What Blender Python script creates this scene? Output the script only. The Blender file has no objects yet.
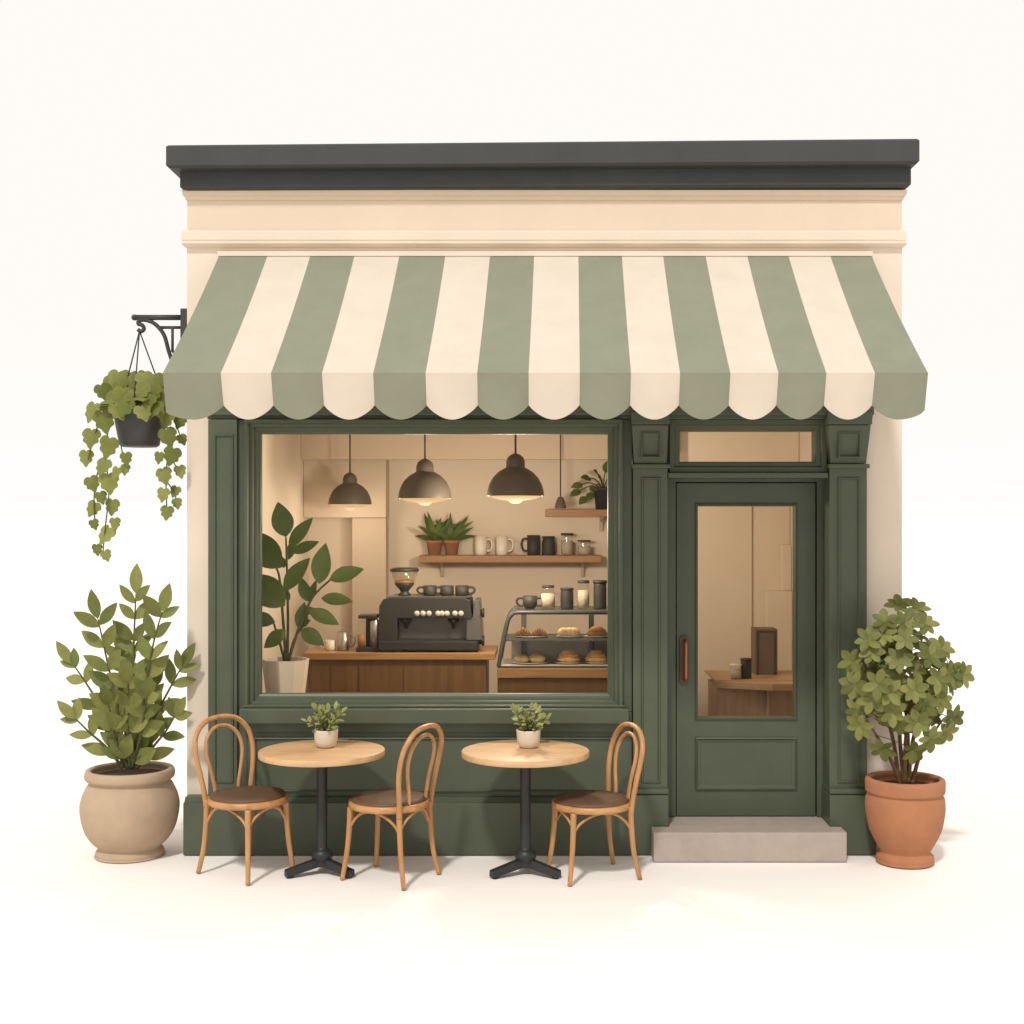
import bpy, bmesh, math, random
from mathutils import Vector, Matrix, noise
random.seed(7)
PI = math.pi
SC = bpy.context.scene
COL = SC.collection

# ------------------------------------------------------------------ camera model
D, H, F = 8.3, 2.1, 1328.0          # distance to the facade, eye height, focal length in pixels
CX, CY = 540.0, 519.0
def S(Y): return F / (D + Y)
def X(px, Y=0.0): return (px - CX) / S(Y)
def Z(py, Y=0.0): return H - (py - CY) / S(Y)
def P(px, py, Y=0.0): return Vector((X(px, Y), Y, Z(py, Y)))

# ------------------------------------------------------------------ materials
def new_mat(name):
    m = bpy.data.materials.new(name); m.use_nodes = True
    nt = m.node_tree; b = nt.nodes['Principled BSDF']
    return m, nt, b
def N(nt, t, **kw):
    n = nt.nodes.new(t)
    for k, v in kw.items(): setattr(n, k, v)
    return n
def mat(name, col, rough=0.6, var=0.12, scale=6.0, bump=0.05, bscale=60.0, metal=0.0, spec=0.4, stretch=None, wear=0.0):
    m, nt, b = new_mat(name)
    tc = N(nt, 'ShaderNodeTexCoord')
    src = tc.outputs['Object']
    if stretch:
        mp = N(nt, 'ShaderNodeMapping'); mp.inputs['Scale'].default_value = stretch
        nt.links.new(src, mp.inputs['Vector']); src = mp.outputs['Vector']
    n1 = N(nt, 'ShaderNodeTexNoise'); n1.inputs['Scale'].default_value = scale
    n1.inputs['Detail'].default_value = 6; n1.inputs['Roughness'].default_value = 0.6
    nt.links.new(src, n1.inputs['Vector'])
    r = N(nt, 'ShaderNodeValToRGB')
    r.color_ramp.elements[0].position = 0.3; r.color_ramp.elements[1].position = 0.7
    r.color_ramp.elements[0].color = tuple(c * (1 - var) for c in col) + (1,)
    r.color_ramp.elements[1].color = tuple(min(1, c * (1 + var)) for c in col) + (1,)
    nt.links.new(n1.outputs['Fac'], r.inputs['Fac'])
    nt.links.new(r.outputs['Color'], b.inputs['Base Color'])
    b.inputs['Roughness'].default_value = rough; b.inputs['Metallic'].default_value = metal
    b.inputs['Specular IOR Level'].default_value = spec
    if bump:
        n2 = N(nt, 'ShaderNodeTexNoise'); n2.inputs['Scale'].default_value = bscale
        n2.inputs['Detail'].default_value = 4
        nt.links.new(src, n2.inputs['Vector'])
        bp = N(nt, 'ShaderNodeBump'); bp.inputs['Strength'].default_value = bump; bp.inputs['Distance'].default_value = 0.01
        nt.links.new(n2.outputs['Fac'], bp.inputs['Height']); nt.links.new(bp.outputs['Normal'], b.inputs['Normal'])
    return m
def wood(name, c1, c2, axis=0, scale=5.0, rough=0.45):
    m, nt, b = new_mat(name)
    tc = N(nt, 'ShaderNodeTexCoord'); mp = N(nt, 'ShaderNodeMapping')
    sc = [14.0, 14.0, 14.0]; sc[axis] = 1.2; mp.inputs['Scale'].default_value = sc
    nt.links.new(tc.outputs['Object'], mp.inputs['Vector'])
    n1 = N(nt, 'ShaderNodeTexNoise'); n1.inputs['Scale'].default_value = scale; n1.inputs['Detail'].default_value = 8
    n1.inputs['Distortion'].default_value = 0.6
    nt.links.new(mp.outputs['Vector'], n1.inputs['Vector'])
    r = N(nt, 'ShaderNodeValToRGB'); r.color_ramp.elements[0].position = 0.32; r.color_ramp.elements[1].position = 0.68
    r.color_ramp.elements[0].color = c1 + (1,); r.color_ramp.elements[1].color = c2 + (1,)
    nt.links.new(n1.outputs['Fac'], r.inputs['Fac']); nt.links.new(r.outputs['Color'], b.inputs['Base Color'])
    b.inputs['Roughness'].default_value = rough
    bp = N(nt, 'ShaderNodeBump'); bp.inputs['Strength'].default_value = 0.02; bp.inputs['Distance'].default_value = 0.004
    nt.links.new(n1.outputs['Fac'], bp.inputs['Height']); nt.links.new(bp.outputs['Normal'], b.inputs['Normal'])
    return m
def leafmat(name, ca, cb, rough=0.5, trans=0.2):
    m, nt, b = new_mat(name)
    g = N(nt, 'ShaderNodeNewGeometry')
    r = N(nt, 'ShaderNodeValToRGB')
    r.color_ramp.elements[0].color = ca + (1,); r.color_ramp.elements[1].color = cb + (1,)
    nt.links.new(g.outputs['Random Per Island'], r.inputs['Fac'])
    tc = N(nt, 'ShaderNodeTexCoord'); n1 = N(nt, 'ShaderNodeTexNoise'); n1.inputs['Scale'].default_value = 25
    nt.links.new(tc.outputs['Object'], n1.inputs['Vector'])
    mx = N(nt, 'ShaderNodeMix', data_type='RGBA', blend_type='MULTIPLY'); mx.inputs['Factor'].default_value = 0.35
    nt.links.new(r.outputs['Color'], mx.inputs[6]); nt.links.new(n1.outputs['Fac'], mx.inputs[7])
    nt.links.new(mx.outputs[2], b.inputs['Base Color'])
    b.inputs['Roughness'].default_value = rough; b.inputs['Specular IOR Level'].default_value = 0.25
    tr = N(nt, 'ShaderNodeBsdfTranslucent'); nt.links.new(mx.outputs[2], tr.inputs['Color'])
    ms = N(nt, 'ShaderNodeMixShader'); ms.inputs['Fac'].default_value = trans
    nt.links.new(b.outputs['BSDF'], ms.inputs[1]); nt.links.new(tr.outputs['BSDF'], ms.inputs[2])
    nt.links.new(ms.outputs['Shader'], nt.nodes['Material Output'].inputs['Surface'])
    return m
def glass(name, tint=(1, 1, 1), refl=0.04, rough=0.02):
    m, nt, b = new_mat(name); nt.nodes.remove(b)
    t = N(nt, 'ShaderNodeBsdfTransparent'); t.inputs['Color'].default_value = tint + (1,)
    g = N(nt, 'ShaderNodeBsdfGlossy'); g.inputs['Roughness'].default_value = rough
    lw = N(nt, 'ShaderNodeLayerWeight'); lw.inputs['Blend'].default_value = 0.5
    pw = N(nt, 'ShaderNodeMath', operation='POWER'); pw.inputs[1].default_value = 4.0
    ma = N(nt, 'ShaderNodeMath', operation='MULTIPLY_ADD'); ma.inputs[1].default_value = 0.5; ma.inputs[2].default_value = refl
    nt.links.new(lw.outputs['Facing'], pw.inputs[0]); nt.links.new(pw.outputs[0], ma.inputs[0])
    ms = N(nt, 'ShaderNodeMixShader')
    nt.links.new(ma.outputs[0], ms.inputs['Fac'])
    nt.links.new(t.outputs[0], ms.inputs[1]); nt.links.new(g.outputs[0], ms.inputs[2])
    nt.links.new(ms.outputs[0], nt.nodes['Material Output'].inputs['Surface'])
    return m
def emit(name, col, st):
    m, nt, b = new_mat(name)
    b.inputs['Base Color'].default_value = (0.02, 0.016, 0.01, 1); b.inputs['Specular IOR Level'].default_value = 0.0; b.inputs['Roughness'].default_value = 1.0
    b.inputs['Emission Color'].default_value = col + (1,); b.inputs['Emission Strength'].default_value = st
    return m

M = {}
M['ground'] = mat('white_paving', (0.88, 0.83, 0.78), 0.9, 0.015, 1.2, 0.02, 90)
M['cream'] = mat('cream_render', (0.67, 0.57, 0.46), 0.85, 0.03, 2.5, 0.10, 120)
M['frieze'] = mat('frieze_render', (0.64, 0.525, 0.40), 0.85, 0.03, 2.5, 0.10, 120)
M['cornice'] = mat('charcoal_metal', (0.041, 0.042, 0.040), 0.65, 0.10, 3, 0.05, 50)
M['green'] = mat('green_paint', (0.069, 0.083, 0.051), 0.42, 0.08, 4, 0.05, 35, spec=0.35)
M['green_door'] = mat('door_green_paint', (0.063, 0.076, 0.046), 0.40, 0.08, 4, 0.05, 35, spec=0.35)
M['aw_green'] = mat('awning_sage_canvas', (0.232, 0.240, 0.175), 0.9, 0.05, 5, 0.12, 220, spec=0.1)
M['aw_cream'] = mat('awning_cream_canvas', (0.60, 0.525, 0.435), 0.9, 0.04, 5, 0.12, 220, spec=0.1)
M['stone'] = mat('step_stone', (0.36, 0.30, 0.255), 0.85, 0.08, 8, 0.15, 90)
M['black'] = mat('black_iron', (0.022, 0.022, 0.021), 0.45, 0.15, 6, 0.06, 60)
M['iron'] = mat('bracket_iron', (0.035, 0.034, 0.033), 0.5, 0.15, 6, 0.05, 60)
M['basket'] = mat('basket_charcoal', (0.045, 0.043, 0.040), 0.55, 0.15, 5, 0.06, 50)
M['bent'] = wood('bentwood', (0.36, 0.17, 0.058), (0.50, 0.255, 0.092), 2, 2.0, 0.4)
M['bentring'] = wood('bentwood_ring', (0.36, 0.17, 0.058), (0.50, 0.255, 0.092), 0, 2.0, 0.4)
M['cushion'] = mat('brown_leather', (0.105, 0.058, 0.031), 0.6, 0.15, 9, 0.10, 120)
M['ttop'] = wood('table_oak', (0.50, 0.30, 0.145), (0.60, 0.38, 0.195), 0, 1.6, 0.5)
M['beige'] = mat('beige_clay', (0.42, 0.305, 0.205), 0.8, 0.08, 6, 0.12, 60)
M['terra'] = mat('terracotta', (0.37, 0.155, 0.073), 0.8, 0.10, 6, 0.12, 60)
M['soil'] = mat('soil', (0.055, 0.034, 0.020), 0.95, 0.4, 30, 0.6, 60)
M['whitepot'] = mat('white_ceramic', (0.62, 0.53, 0.42), 0.5, 0.04, 5, 0.03, 40)
M['stem'] = mat('green_stem', (0.085, 0.085, 0.030), 0.7, 0.2, 20, 0.1)
M['bark'] = mat('brown_bark', (0.12, 0.065, 0.030), 0.8, 0.25, 30, 0.3, 80)
M['leaf_a'] = leafmat('shrub_leaf', (0.15, 0.175, 0.042), (0.30, 0.31, 0.09))
M['leaf_b'] = leafmat('bush_leaf', (0.125, 0.14, 0.032), (0.275, 0.28, 0.08))
M['leaf_ivy'] = leafmat('ivy_leaf', (0.16, 0.185, 0.038), (0.29, 0.31, 0.08))
M['leaf_in'] = leafmat('rubber_leaf', (0.085, 0.135, 0.030), (0.155, 0.21, 0.055), 0.4, 0.1)
M['leaf_fern'] = leafmat('fern_leaf', (0.09, 0.15, 0.03), (0.16, 0.23, 0.05))
M['leaf_succ'] = leafmat('table_plant_leaf', (0.24, 0.27, 0.085), (0.38, 0.40, 0.14))
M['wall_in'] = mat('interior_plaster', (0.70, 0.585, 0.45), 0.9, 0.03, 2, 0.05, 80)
M['wall_brightened'] = mat('plaster_brightened', (0.80, 0.67, 0.51), 0.9, 0.03, 2, 0.05, 80)  # plaster made paler in place of lamplight that hardly reaches the door side
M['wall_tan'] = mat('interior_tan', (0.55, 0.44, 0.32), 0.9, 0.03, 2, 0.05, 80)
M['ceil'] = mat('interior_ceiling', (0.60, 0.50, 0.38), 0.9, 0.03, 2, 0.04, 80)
M['floor_in'] = wood('interior_floor', (0.16, 0.09, 0.045), (0.23, 0.135, 0.07), 0, 2)
M['bar'] = wood('bar_front', (0.135, 0.064, 0.017), (0.19, 0.094, 0.026), 2, 2, 0.5)
M['bartop'] = wood('bar_top', (0.29, 0.145, 0.045), (0.40, 0.21, 0.07), 0, 2, 0.4)
M['shelfwood'] = wood('shelf_wood', (0.26, 0.125, 0.038), (0.36, 0.18, 0.056), 0, 2, 0.5)
M['palewood'] = wood('pale_wood', (0.48, 0.30, 0.16), (0.60, 0.39, 0.21), 0, 2, 0.5)
M['palefront'] = wood('pale_wood_front', (0.44, 0.29, 0.18), (0.54, 0.37, 0.235), 2, 2, 0.5)
M['machine'] = mat('machine_black', (0.024, 0.021, 0.016), 0.5, 0.1, 5, 0.03)
M['machine2'] = mat('machine_grey', (0.11, 0.10, 0.088), 0.35, 0.08, 5, 0.02, metal=0.3)
M['steel'] = mat('brushed_steel', (0.45, 0.42, 0.38), 0.35, 0.1, 8, 0.02, metal=0.8)
M['button'] = mat('cream_button', (0.48, 0.43, 0.36), 0.6, 0.02, 5, 0)
M['lamp'] = mat('lamp_shade_taupe', (0.095, 0.075, 0.055), 0.45, 0.08, 5, 0.02)
M['lampin'] = mat('lamp_reflector', (0.75, 0.62, 0.42), 0.5, 0.02, 5, 0)
M['cord'] = mat('lamp_cord', (0.06, 0.05, 0.04), 0.6, 0.1, 5, 0)
M['bulb'] = emit('bulb_glow', (1.0, 0.80, 0.50), 0.95)
M['lens'] = emit('lamp_glow', (1.0, 0.60, 0.29), 0.8)
M['mugw'] = mat('mug_white', (0.72, 0.64, 0.54), 0.4, 0.03, 5, 0)
M['mugd'] = mat('mug_dark', (0.032, 0.027, 0.021), 0.6, 0.08, 5, 0.02)
M['jarcont'] = mat('jar_contents', (0.45, 0.38, 0.29), 0.8, 0.25, 40, 0.2)
M['jarglass'] = glass('jar_glass', (0.96, 0.95, 0.92), 0.03, 0.05)
M['pane'] = glass('window_glass', (0.98, 0.97, 0.95), 0.004, 0.02)
M['caseglass'] = glass('case_glass', (0.97, 0.97, 0.95), 0.010, 0.03)
M['casegrey'] = mat('case_metal', (0.075, 0.072, 0.066), 0.4, 0.08, 5, 0.02)
M['casein'] = mat('case_liner', (0.50, 0.45, 0.38), 0.6, 0.05, 5, 0.02)
M['plate'] = mat('plate_grey', (0.50, 0.46, 0.40), 0.4, 0.04, 5, 0)
M['pastry_d'] = mat('pastry_dark', (0.36, 0.165, 0.055), 0.6, 0.3, 25, 0.4, 70)
M['pastry_l'] = mat('pastry_gold', (0.72, 0.40, 0.14), 0.6, 0.3, 25, 0.4, 70)
M['pastry_p'] = mat('pastry_pale', (0.78, 0.53, 0.26), 0.65, 0.2, 25, 0.3, 70)
M['fridge'] = mat('cabinet_brown', (0.15, 0.10, 0.065), 0.6, 0.1, 5, 0.02)
M['brass'] = mat('handle_bronze', (0.30, 0.135, 0.05), 0.35, 0.15, 8, 0.03, metal=0.5)
M['bronze_d'] = mat('handle_plate', (0.085, 0.045, 0.022), 0.45, 0.15, 8, 0.03, metal=0.3)

# ------------------------------------------------------------------ mesh builder
class MB:
    def __init__(self): self.bm = bmesh.new()
    def face(self, vs, mi=0, smooth=False):
        try:
            f = self.bm.faces.new(vs); f.material_index = mi; f.smooth = smooth; return f
        except ValueError: return None
    def box(self, x0, x1, y0, y1, z0, z1, bev=0.004, mi=0):
        t = bmesh.new()
        v = [t.verts.new((x, y, z)) for x in (x0, x1) for y in (y0, y1) for z in (z0, z1)]
        for q in ((0,1,3,2), (4,6,7,5), (0,4,5,1), (2,3,7,6), (0,2,6,4), (1,5,7,3)): t.faces.new([v[i] for i in q])
        bmesh.ops.recalc_face_normals(t, faces=t.faces)
        if bev:
            bev = min(bev, 0.45 * min(abs(x1-x0), abs(y1-y0), abs(z1-z0)))
            bmesh.ops.bevel(t, geom=list(t.edges), offset=bev, segments=2, profile=0.6, affect='EDGES')
        self.merge(t, mi); return self
    def merge(self, t, mi=0, mtx=None, smooth=None):
        if mtx is not None: bmesh.ops.transform(t, matrix=mtx, verts=t.verts)
        mp = {}
        for v in t.verts: mp[v] = self.bm.verts.new(v.co)
        for f in t.faces:
            n = self.face([mp[v] for v in f.verts], mi, f.smooth if smooth is None else smooth)
        t.free()
    def hexa(self, c, bev=0.0, mi=0):      # 8 corners: bottom ring of four, top ring of four
        t = bmesh.new(); v = [t.verts.new(p) for p in c]
        for q in ((3,2,1,0), (4,5,6,7), (0,1,5,4), (1,2,6,5), (2,3,7,6), (3,0,4,7)): t.faces.new([v[i] for i in q])
        bmesh.ops.recalc_face_normals(t, faces=t.faces)
        if bev: bmesh.ops.bevel(t, geom=list(t.edges), offset=bev, segments=2, profile=0.6, affect='EDGES')
        self.merge(t, mi); return self
    def prism(self, pts, y0, y1, bev=0.0, mi=0):       # outline in x,z swept along y
        t = bmesh.new()
        a = [t.verts.new((p[0], y0, p[1])) for p in pts]; b = [t.verts.new((p[0], y1, p[1])) for p in pts]
        t.faces.new(a); t.faces.new(b[::-1]); n = len(pts)
        for i in range(n): t.faces.new((a[i], b[i], b[(i+1) % n], a[(i+1) % n]))
        bmesh.ops.recalc_face_normals(t, faces=t.faces)
        if bev: bmesh.ops.bevel(t, geom=list(t.edges), offset=bev, segments=2, profile=0.6, affect='EDGES')
        self.merge(t, mi); return self
    def ring(self, x0, x1, z0, z1, prof, mi=0):         # mitred moulding round a rectangle, prof = (inset, y)
        loops = []
        for d, y in prof:
            loops.append([self.bm.verts.new(p) for p in ((x0+d, y, z0+d), (x1-d, y, z0+d), (x1-d, y, z1-d), (x0+d, y, z1-d))])
        for a, b in zip(loops, loops[1:]):
            for i in range(4): self.face((a[i], a[(i+1) % 4], b[(i+1) % 4], b[i]), mi)
        return self
    def tube(self, pts, r, seg=10, closed=False, cap=True, mi=0, flat=None):
        pts = [Vector(p) for p in pts]; n = len(pts)
        rr = r if isinstance(r, (list, tuple)) else [r] * n
        if len(rr) != n: rr = [rr[0] + (rr[-1] - rr[0]) * i / (n - 1) for i in range(n)]
        tans = []
        for i in range(n):
            if closed: t = pts[(i+1) % n] - pts[i-1]
            else: t = pts[min(i+1, n-1)] - pts[max(i-1, 0)]
            tans.append(t.normalized())
        t0 = tans[0]; u = t0.orthogonal().normalized(); rings = []
        for i in range(n):
            if i:
                q = tans[i-1].rotation_difference(tans[i]); u = (q @ u)
            u = (u - tans[i] * u.dot(tans[i])).normalized(); w = tans[i].cross(u)
            rings.append([self.bm.verts.new(pts[i] + (u * math.cos(2*PI*k/seg) + w * math.sin(2*PI*k/seg)) * rr[i]) for k in range(seg)])
        m = n if closed else n - 1
        for i in range(m):
            a, b = rings[i], rings[(i+1) % n]
            off = 0
            if closed and i == n - 1:
                off = min(range(seg), key=lambda o: (a[0].co - b[o].co).length)
            for k in range(seg): self.face((a[k], a[(k+1) % seg], b[(k+1+off) % seg], b[(k+off) % seg]), mi, True)
        if cap and not closed:
            self.face(rings[0][::-1], mi); self.face(rings[-1], mi)
        return self
    def lathe(self, prof, c=(0, 0, 0), seg=48, mi=0, smooth=True, sx=1, sy=1):
        c = Vector(c); rings = []
        for r, z in prof:
            if r < 1e-5: rings.append([self.bm.verts.new(c + Vector((0, 0, z)))])
            else: rings.append([self.bm.verts.new(c + Vector((sx*r*math.cos(2*PI*k/seg), sy*r*math.sin(2*PI*k/seg), z))) for k in range(seg)])
        for a, b in zip(rings, rings[1:]):
            for k in range(seg):
                if len(a) == 1 and len(b) == 1: continue
                if len(a) == 1: self.face((a[0], b[(k+1) % seg], b[k]), mi, smooth)
                elif len(b) == 1: self.face((a[k], a[(k+1) % seg], b[0]), mi, smooth)
                else: self.face((a[k], a[(k+1) % seg], b[(k+1) % seg], b[k]), mi, smooth)
        return self
    def blob(self, c, r, sc=(1, 1, 1), amp=0.06, freq=3.0, mi=0, sub=3):
        t = bmesh.new(); bmesh.ops.create_icosphere(t, subdivisions=sub, radius=1)
        o = Vector((random.random()*9, random.random()*9, random.random()*9))
        for v in t.verts:
            k = 1 + amp * noise.noise(v.co * freq + o)
            v.co = Vector((v.co.x*sc[0], v.co.y*sc[1], v.co.z*sc[2])) * (r * k) + Vector(c)
        self.merge(t, mi, smooth=True); return self
    def leaf(self, base, d, n, L, W, fold=0.25, droop=0.15, rows=7, peak=0.85, mi=0, power=0.9):
        base = Vector(base); d = Vector(d).normalized(); n = Vector(n)
        n = (n - d * n.dot(d))
        n = n.normalized() if n.length > 1e-4 else d.orthogonal().normalized()
        s = d.cross(n); pr = None
        for i in range(rows + 1):
            t = i / rows
            w = W * 0.5 * (math.sin(PI * t ** peak) ** power if 0 < t < 1 else 0.0)
            p = base + d * (L * t) - n * (droop * L * t * t)
            if w < 1e-5: cur = [self.bm.verts.new(p)]
            else: cur = [self.bm.verts.new(p + s * w * k + n * (abs(k) * fold * w)) for k in (-1, -0.5, 0, 0.5, 1)]
            if pr:
                if len(pr) == 1 and len(cur) > 1:
                    for k in range(4): self.face((pr[0], cur[k+1], cur[k]), mi, True)
                elif len(cur) == 1 and len(pr) > 1:
                    for k in range(4): self.face((pr[k], pr[k+1], cur[0]), mi, True)
                else:
                    for k in range(4): self.face((pr[k], pr[k+1], cur[k+1], cur[k]), mi, True)
            pr = cur
        return self
    def ivy(self, base, d, n, L, W, fold=0.2, mi=0):
        base = Vector(base); d = Vector(d).normalized(); n = Vector(n)
        n = (n - d * n.dot(d)); n = n.normalized() if n.length > 1e-4 else d.orthogonal().normalized()
        s = d.cross(n)
        half = [(0.10, -0.09), (0.26, -0.11), (0.41, -0.02), (0.50, 0.13), (0.51, 0.28), (0.42, 0.36), (0.385, 0.40),
                (0.42, 0.50), (0.40, 0.62), (0.28, 0.68), (0.20, 0.74), (0.12, 0.88)]
        out = [(0, 0)] + half + [(0, 1)] + [(-x, y) for x, y in half[::-1]]
        c = self.bm.verts.new(base + d * (L * 0.36) + n * (0.03 * L))
        vs = [self.bm.verts.new(base + d * (L * y) + s * (W * x) - n * (fold * L * (x * x + 0.5 * max(0, y - 0.4) ** 2))) for x, y in out]
        for i in range(len(vs)): self.face((c, vs[i], vs[(i+1) % len(vs)]), mi, True)
        return self
    def build(self, name, mats, parent=None, origin=None):
        if not isinstance(mats, (list, tuple)): mats = [mats]
        o0 = Vector(origin) if origin is not None else Vector((0, 0, 0))
        p = parent
        while p is not None: o0 = o0 + p.location; p = p.parent
        if o0.length: bmesh.ops.translate(self.bm, verts=self.bm.verts, vec=-o0)
        bmesh.ops.recalc_face_normals(self.bm, faces=self.bm.faces) if not getattr(self, 'keep', False) else None
        me = bpy.data.meshes.new(name); self.bm.to_mesh(me); self.bm.free()
        for m in mats: me.materials.append(m)
        o = bpy.data.objects.new(name, me); COL.objects.link(o)
        if parent: o.parent = parent
        elif origin is not None: o.location = origin
        return o
def spline(pts, n=6, closed=False):
    pts = [Vector(p) for p in pts]; out = []; m = len(pts)
    for i in range(m if closed else m - 1):
        if closed: p0, p1, p2, p3 = pts[i-1], pts[i], pts[(i+1) % m], pts[(i+2) % m]
        else: p0, p1, p2, p3 = pts[max(i-1, 0)], pts[i], pts[i+1], pts[min(i+2, m-1)]
        for k in range(n):
            t = k / n
            out.append(0.5 * ((2*p1) + (p2-p0)*t + (2*p0-5*p1+4*p2-p3)*t*t + (3*p1-p0-3*p2+p3)*t**3))
    if not closed: out.append(pts[-1])
    return out
def tag(o, label, cat, group=None):
    o['label'] = label; o['category'] = cat
    if group: o['group'] = group
    return o
def thing(name, label, cat, loc=(0, 0, 0), group=None):
    o = bpy.data.objects.new(name, None); COL.objects.link(o); o.location = loc; o.empty_display_size = 0.1
    return tag(o, label, cat, group)
def struct(o): o['kind'] = 'structure'; return o
def dup(root, loc, rz=None, label=None, scale=None, group=None):
    def cp(o, par):
        c = o.copy(); COL.objects.link(c)
        if par: c.parent = par
        for ch in list(o.children): cp(ch, c)
        return c
    r = cp(root, None); r.location = loc
    if rz is not None: r.rotation_euler = (0, 0, rz)
    if label: r['label'] = label
    if scale: r.scale = (scale,) * 3
    if group: r['group'] = group
    return r

# ------------------------------------------------------------------ ground
g = MB(); n = 24
vs = {}
for i in range(n + 1):
    for j in range(n + 1):
        u = (i / n * 2 - 1); v = (j / n * 2 - 1)
        vs[i, j] = g.bm.verts.new((600 * u * abs(u) ** 2, 600 * v * abs(v) ** 2, 0))
for i in range(n):
    for j in range(n): g.face((vs[i, j], vs[i+1, j], vs[i+1, j+1], vs[i, j+1]))
struct(g.build('ground', M['ground']))

# ------------------------------------------------------------------ building
B = thing('cafe_building', 'single storey cream cafe building with dark green shopfront and charcoal cornice', 'building', (0, 0, 0))
WY = 0.10                                   # face of the cream wall
xL, xR = X(187, WY), X(902, WY)
zTop = 4.13
xi0, xi1 = -2.04, xR - 0.16                 # inner faces
yB, zC = 3.4, 3.0                         # inner back wall, ceiling
w = MB()
w.box(xL, X(212, WY), WY, 0.30, 0.004, 2.703, 0)
w.box(X(864, WY), xR, WY, 0.30, 0.004, 2.703, 0)
w.box(xL, xR, WY, 0.30, 2.703, Z(243, WY), 0)
w.box(xL, xL + 0.15, 0.303, yB + 0.17, 0.004, zTop, 0.004)
w.box(xR - 0.15, xR, 0.303, yB + 0.17, 0.004, zTop, 0.004)
w.box(xL + 0.153, xR - 0.153, yB + 0.02, yB + 0.17, 0.004, zTop, 0.004)
w.build('wall', M['cream'], B)
w = MB(); w.box(xL, xR, WY, 0.30, Z(243, WY) + .003, zTop, 0.004); w.build('frieze', M['frieze'], B)
w = MB(); w.box(xL + 0.153, xR - 0.153, 0.303, yB + 0.017, 4.0, 4.12, 0.0); w.build('roof', M['cornice'], B)
# inner lining
w = MB()
w.box(xi0 - 0.02, xi0, 0.34, yB, 0.1, zC)                       # left
w.box(xi1, xi1 + 0.005, 0.34, yB, 0.1, zC, 0)                   # right
w.box(xi0 - 0.02, xi1 + 0.005, yB + 0.002, yB + 0.018, 0.1, zC, 0)
w.build('interior_wall', M['wall_in'], B)
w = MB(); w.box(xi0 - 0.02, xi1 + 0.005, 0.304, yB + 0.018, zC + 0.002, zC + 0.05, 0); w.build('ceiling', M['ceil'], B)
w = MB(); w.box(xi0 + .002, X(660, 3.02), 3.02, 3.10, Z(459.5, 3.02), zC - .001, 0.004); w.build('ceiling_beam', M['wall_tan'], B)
w = MB(); w.box(xi0 - 0.02, xi1 + 0.005, 0.30, yB + 0.018, 0.02, 0.098, 0); w.build('floor', M['floor_in'], B)
w = MB()
w.box(X(352, 3.2), X(386, 3.2), 3.2, yB - .002, 0.1, Z(518, 3.25), 0.006)
w.box(xi0 + .002, X(387, 3.22), 3.14, yB - .002, Z(518, 3.2) + .003, zC - .002, 0.006)
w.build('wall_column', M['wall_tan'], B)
w = MB(); w.box(X(696, 2.98), X(752, 2.98), 2.98, yB - .002, 0.1, 2.42, 0.006); w.box(X(690, 2.6), xi1 - .003, 2.6, 2.75, 2.423, zC - .002, 0.006); w.build('partition', M['wall_brightened'], B)  # upper beam added to cover the dark corner behind the transom
# cornice and string course: profile swept round three sides
def sweep3(name, prof, mt, tilt=0.0, tilt2=0.0):
    m = MB(); loops = []
    zmin = min(p[3] for p in prof); zmax = max(p[3] for p in prof)
    for yo, ol, orr, z in prof:
        k = (z - zmin) / (zmax - zmin); ti = tilt2 + (tilt - tilt2) * k
        a, b = xL - ol, xR + orr
        loops.append([m.bm.verts.new(p) for p in ((a, 2.9, z - ti), (a, WY - yo, z - ti), (b, WY - yo, z + ti), (b, 2.9, z + ti))])
    for l1, l2 in zip(loops, loops[1:]):
        for i in range(3): m.face((l1[i], l1[i+1], l2[i+1], l2[i]))
    m.face(loops[-1]); m.face(loops[0][::-1])
    for i in (0, 3):
        pass
    m.face([l[0] for l in loops]); m.face([l[3] for l in loops][::-1])
    return m.build(name, mt, B)
def co(px, yo): return xL - X(px, WY - yo)
def cr(px, yo): return X(px, WY - yo) - xR
c1, c2 = 0.17, 0.08
zt = Z(141.5, WY - c1); zf = Z(165.5, WY - c1); zs = Z(187.5, WY - c2)
sweep3('cornice', [(0.004, 0.004, 0.004, zs - .004), (c2 - .03, co(181, c2) - .03, cr(910, c2) - .03, zs - .003),
                   (c2 - .012, co(180, c2) - .012, cr(911, c2) - .012, zs), (c2, co(180, c2), cr(911, c2), zs + .012),
                   (c2, co(180, c2), cr(911, c2), zf - .002), (c1 - .015, co(166, c1) - .015, cr(919.5, c1) - .015, zf), (c1, co(166, c1), cr(919.5, c1), zf + .015),
                   (c1, co(166, c1), cr(919.5, c1), zt - .012), (c1 - .012, co(166, c1) - .012, cr(919.5, c1) - .012, zt), (0.0, 0.0, 0.0, zt + .02)], M['cornice'], 0.021, 0.008)
zb0 = zs - .062
sweep3('bed_moulding', [(.003, .003, .003, zb0), (.012, .006, .006, zb0 + .001), (.020, .010, .010, zb0 + .022), (.034, .018, .018, zb0 + .024), (.042, .024, .024, zs - .006), (.003, .003, .003, zs - .006)], M['frieze'])
sc_ = 0.05
z0, z1 = Z(248, WY), Z(230, WY - sc_)
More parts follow.
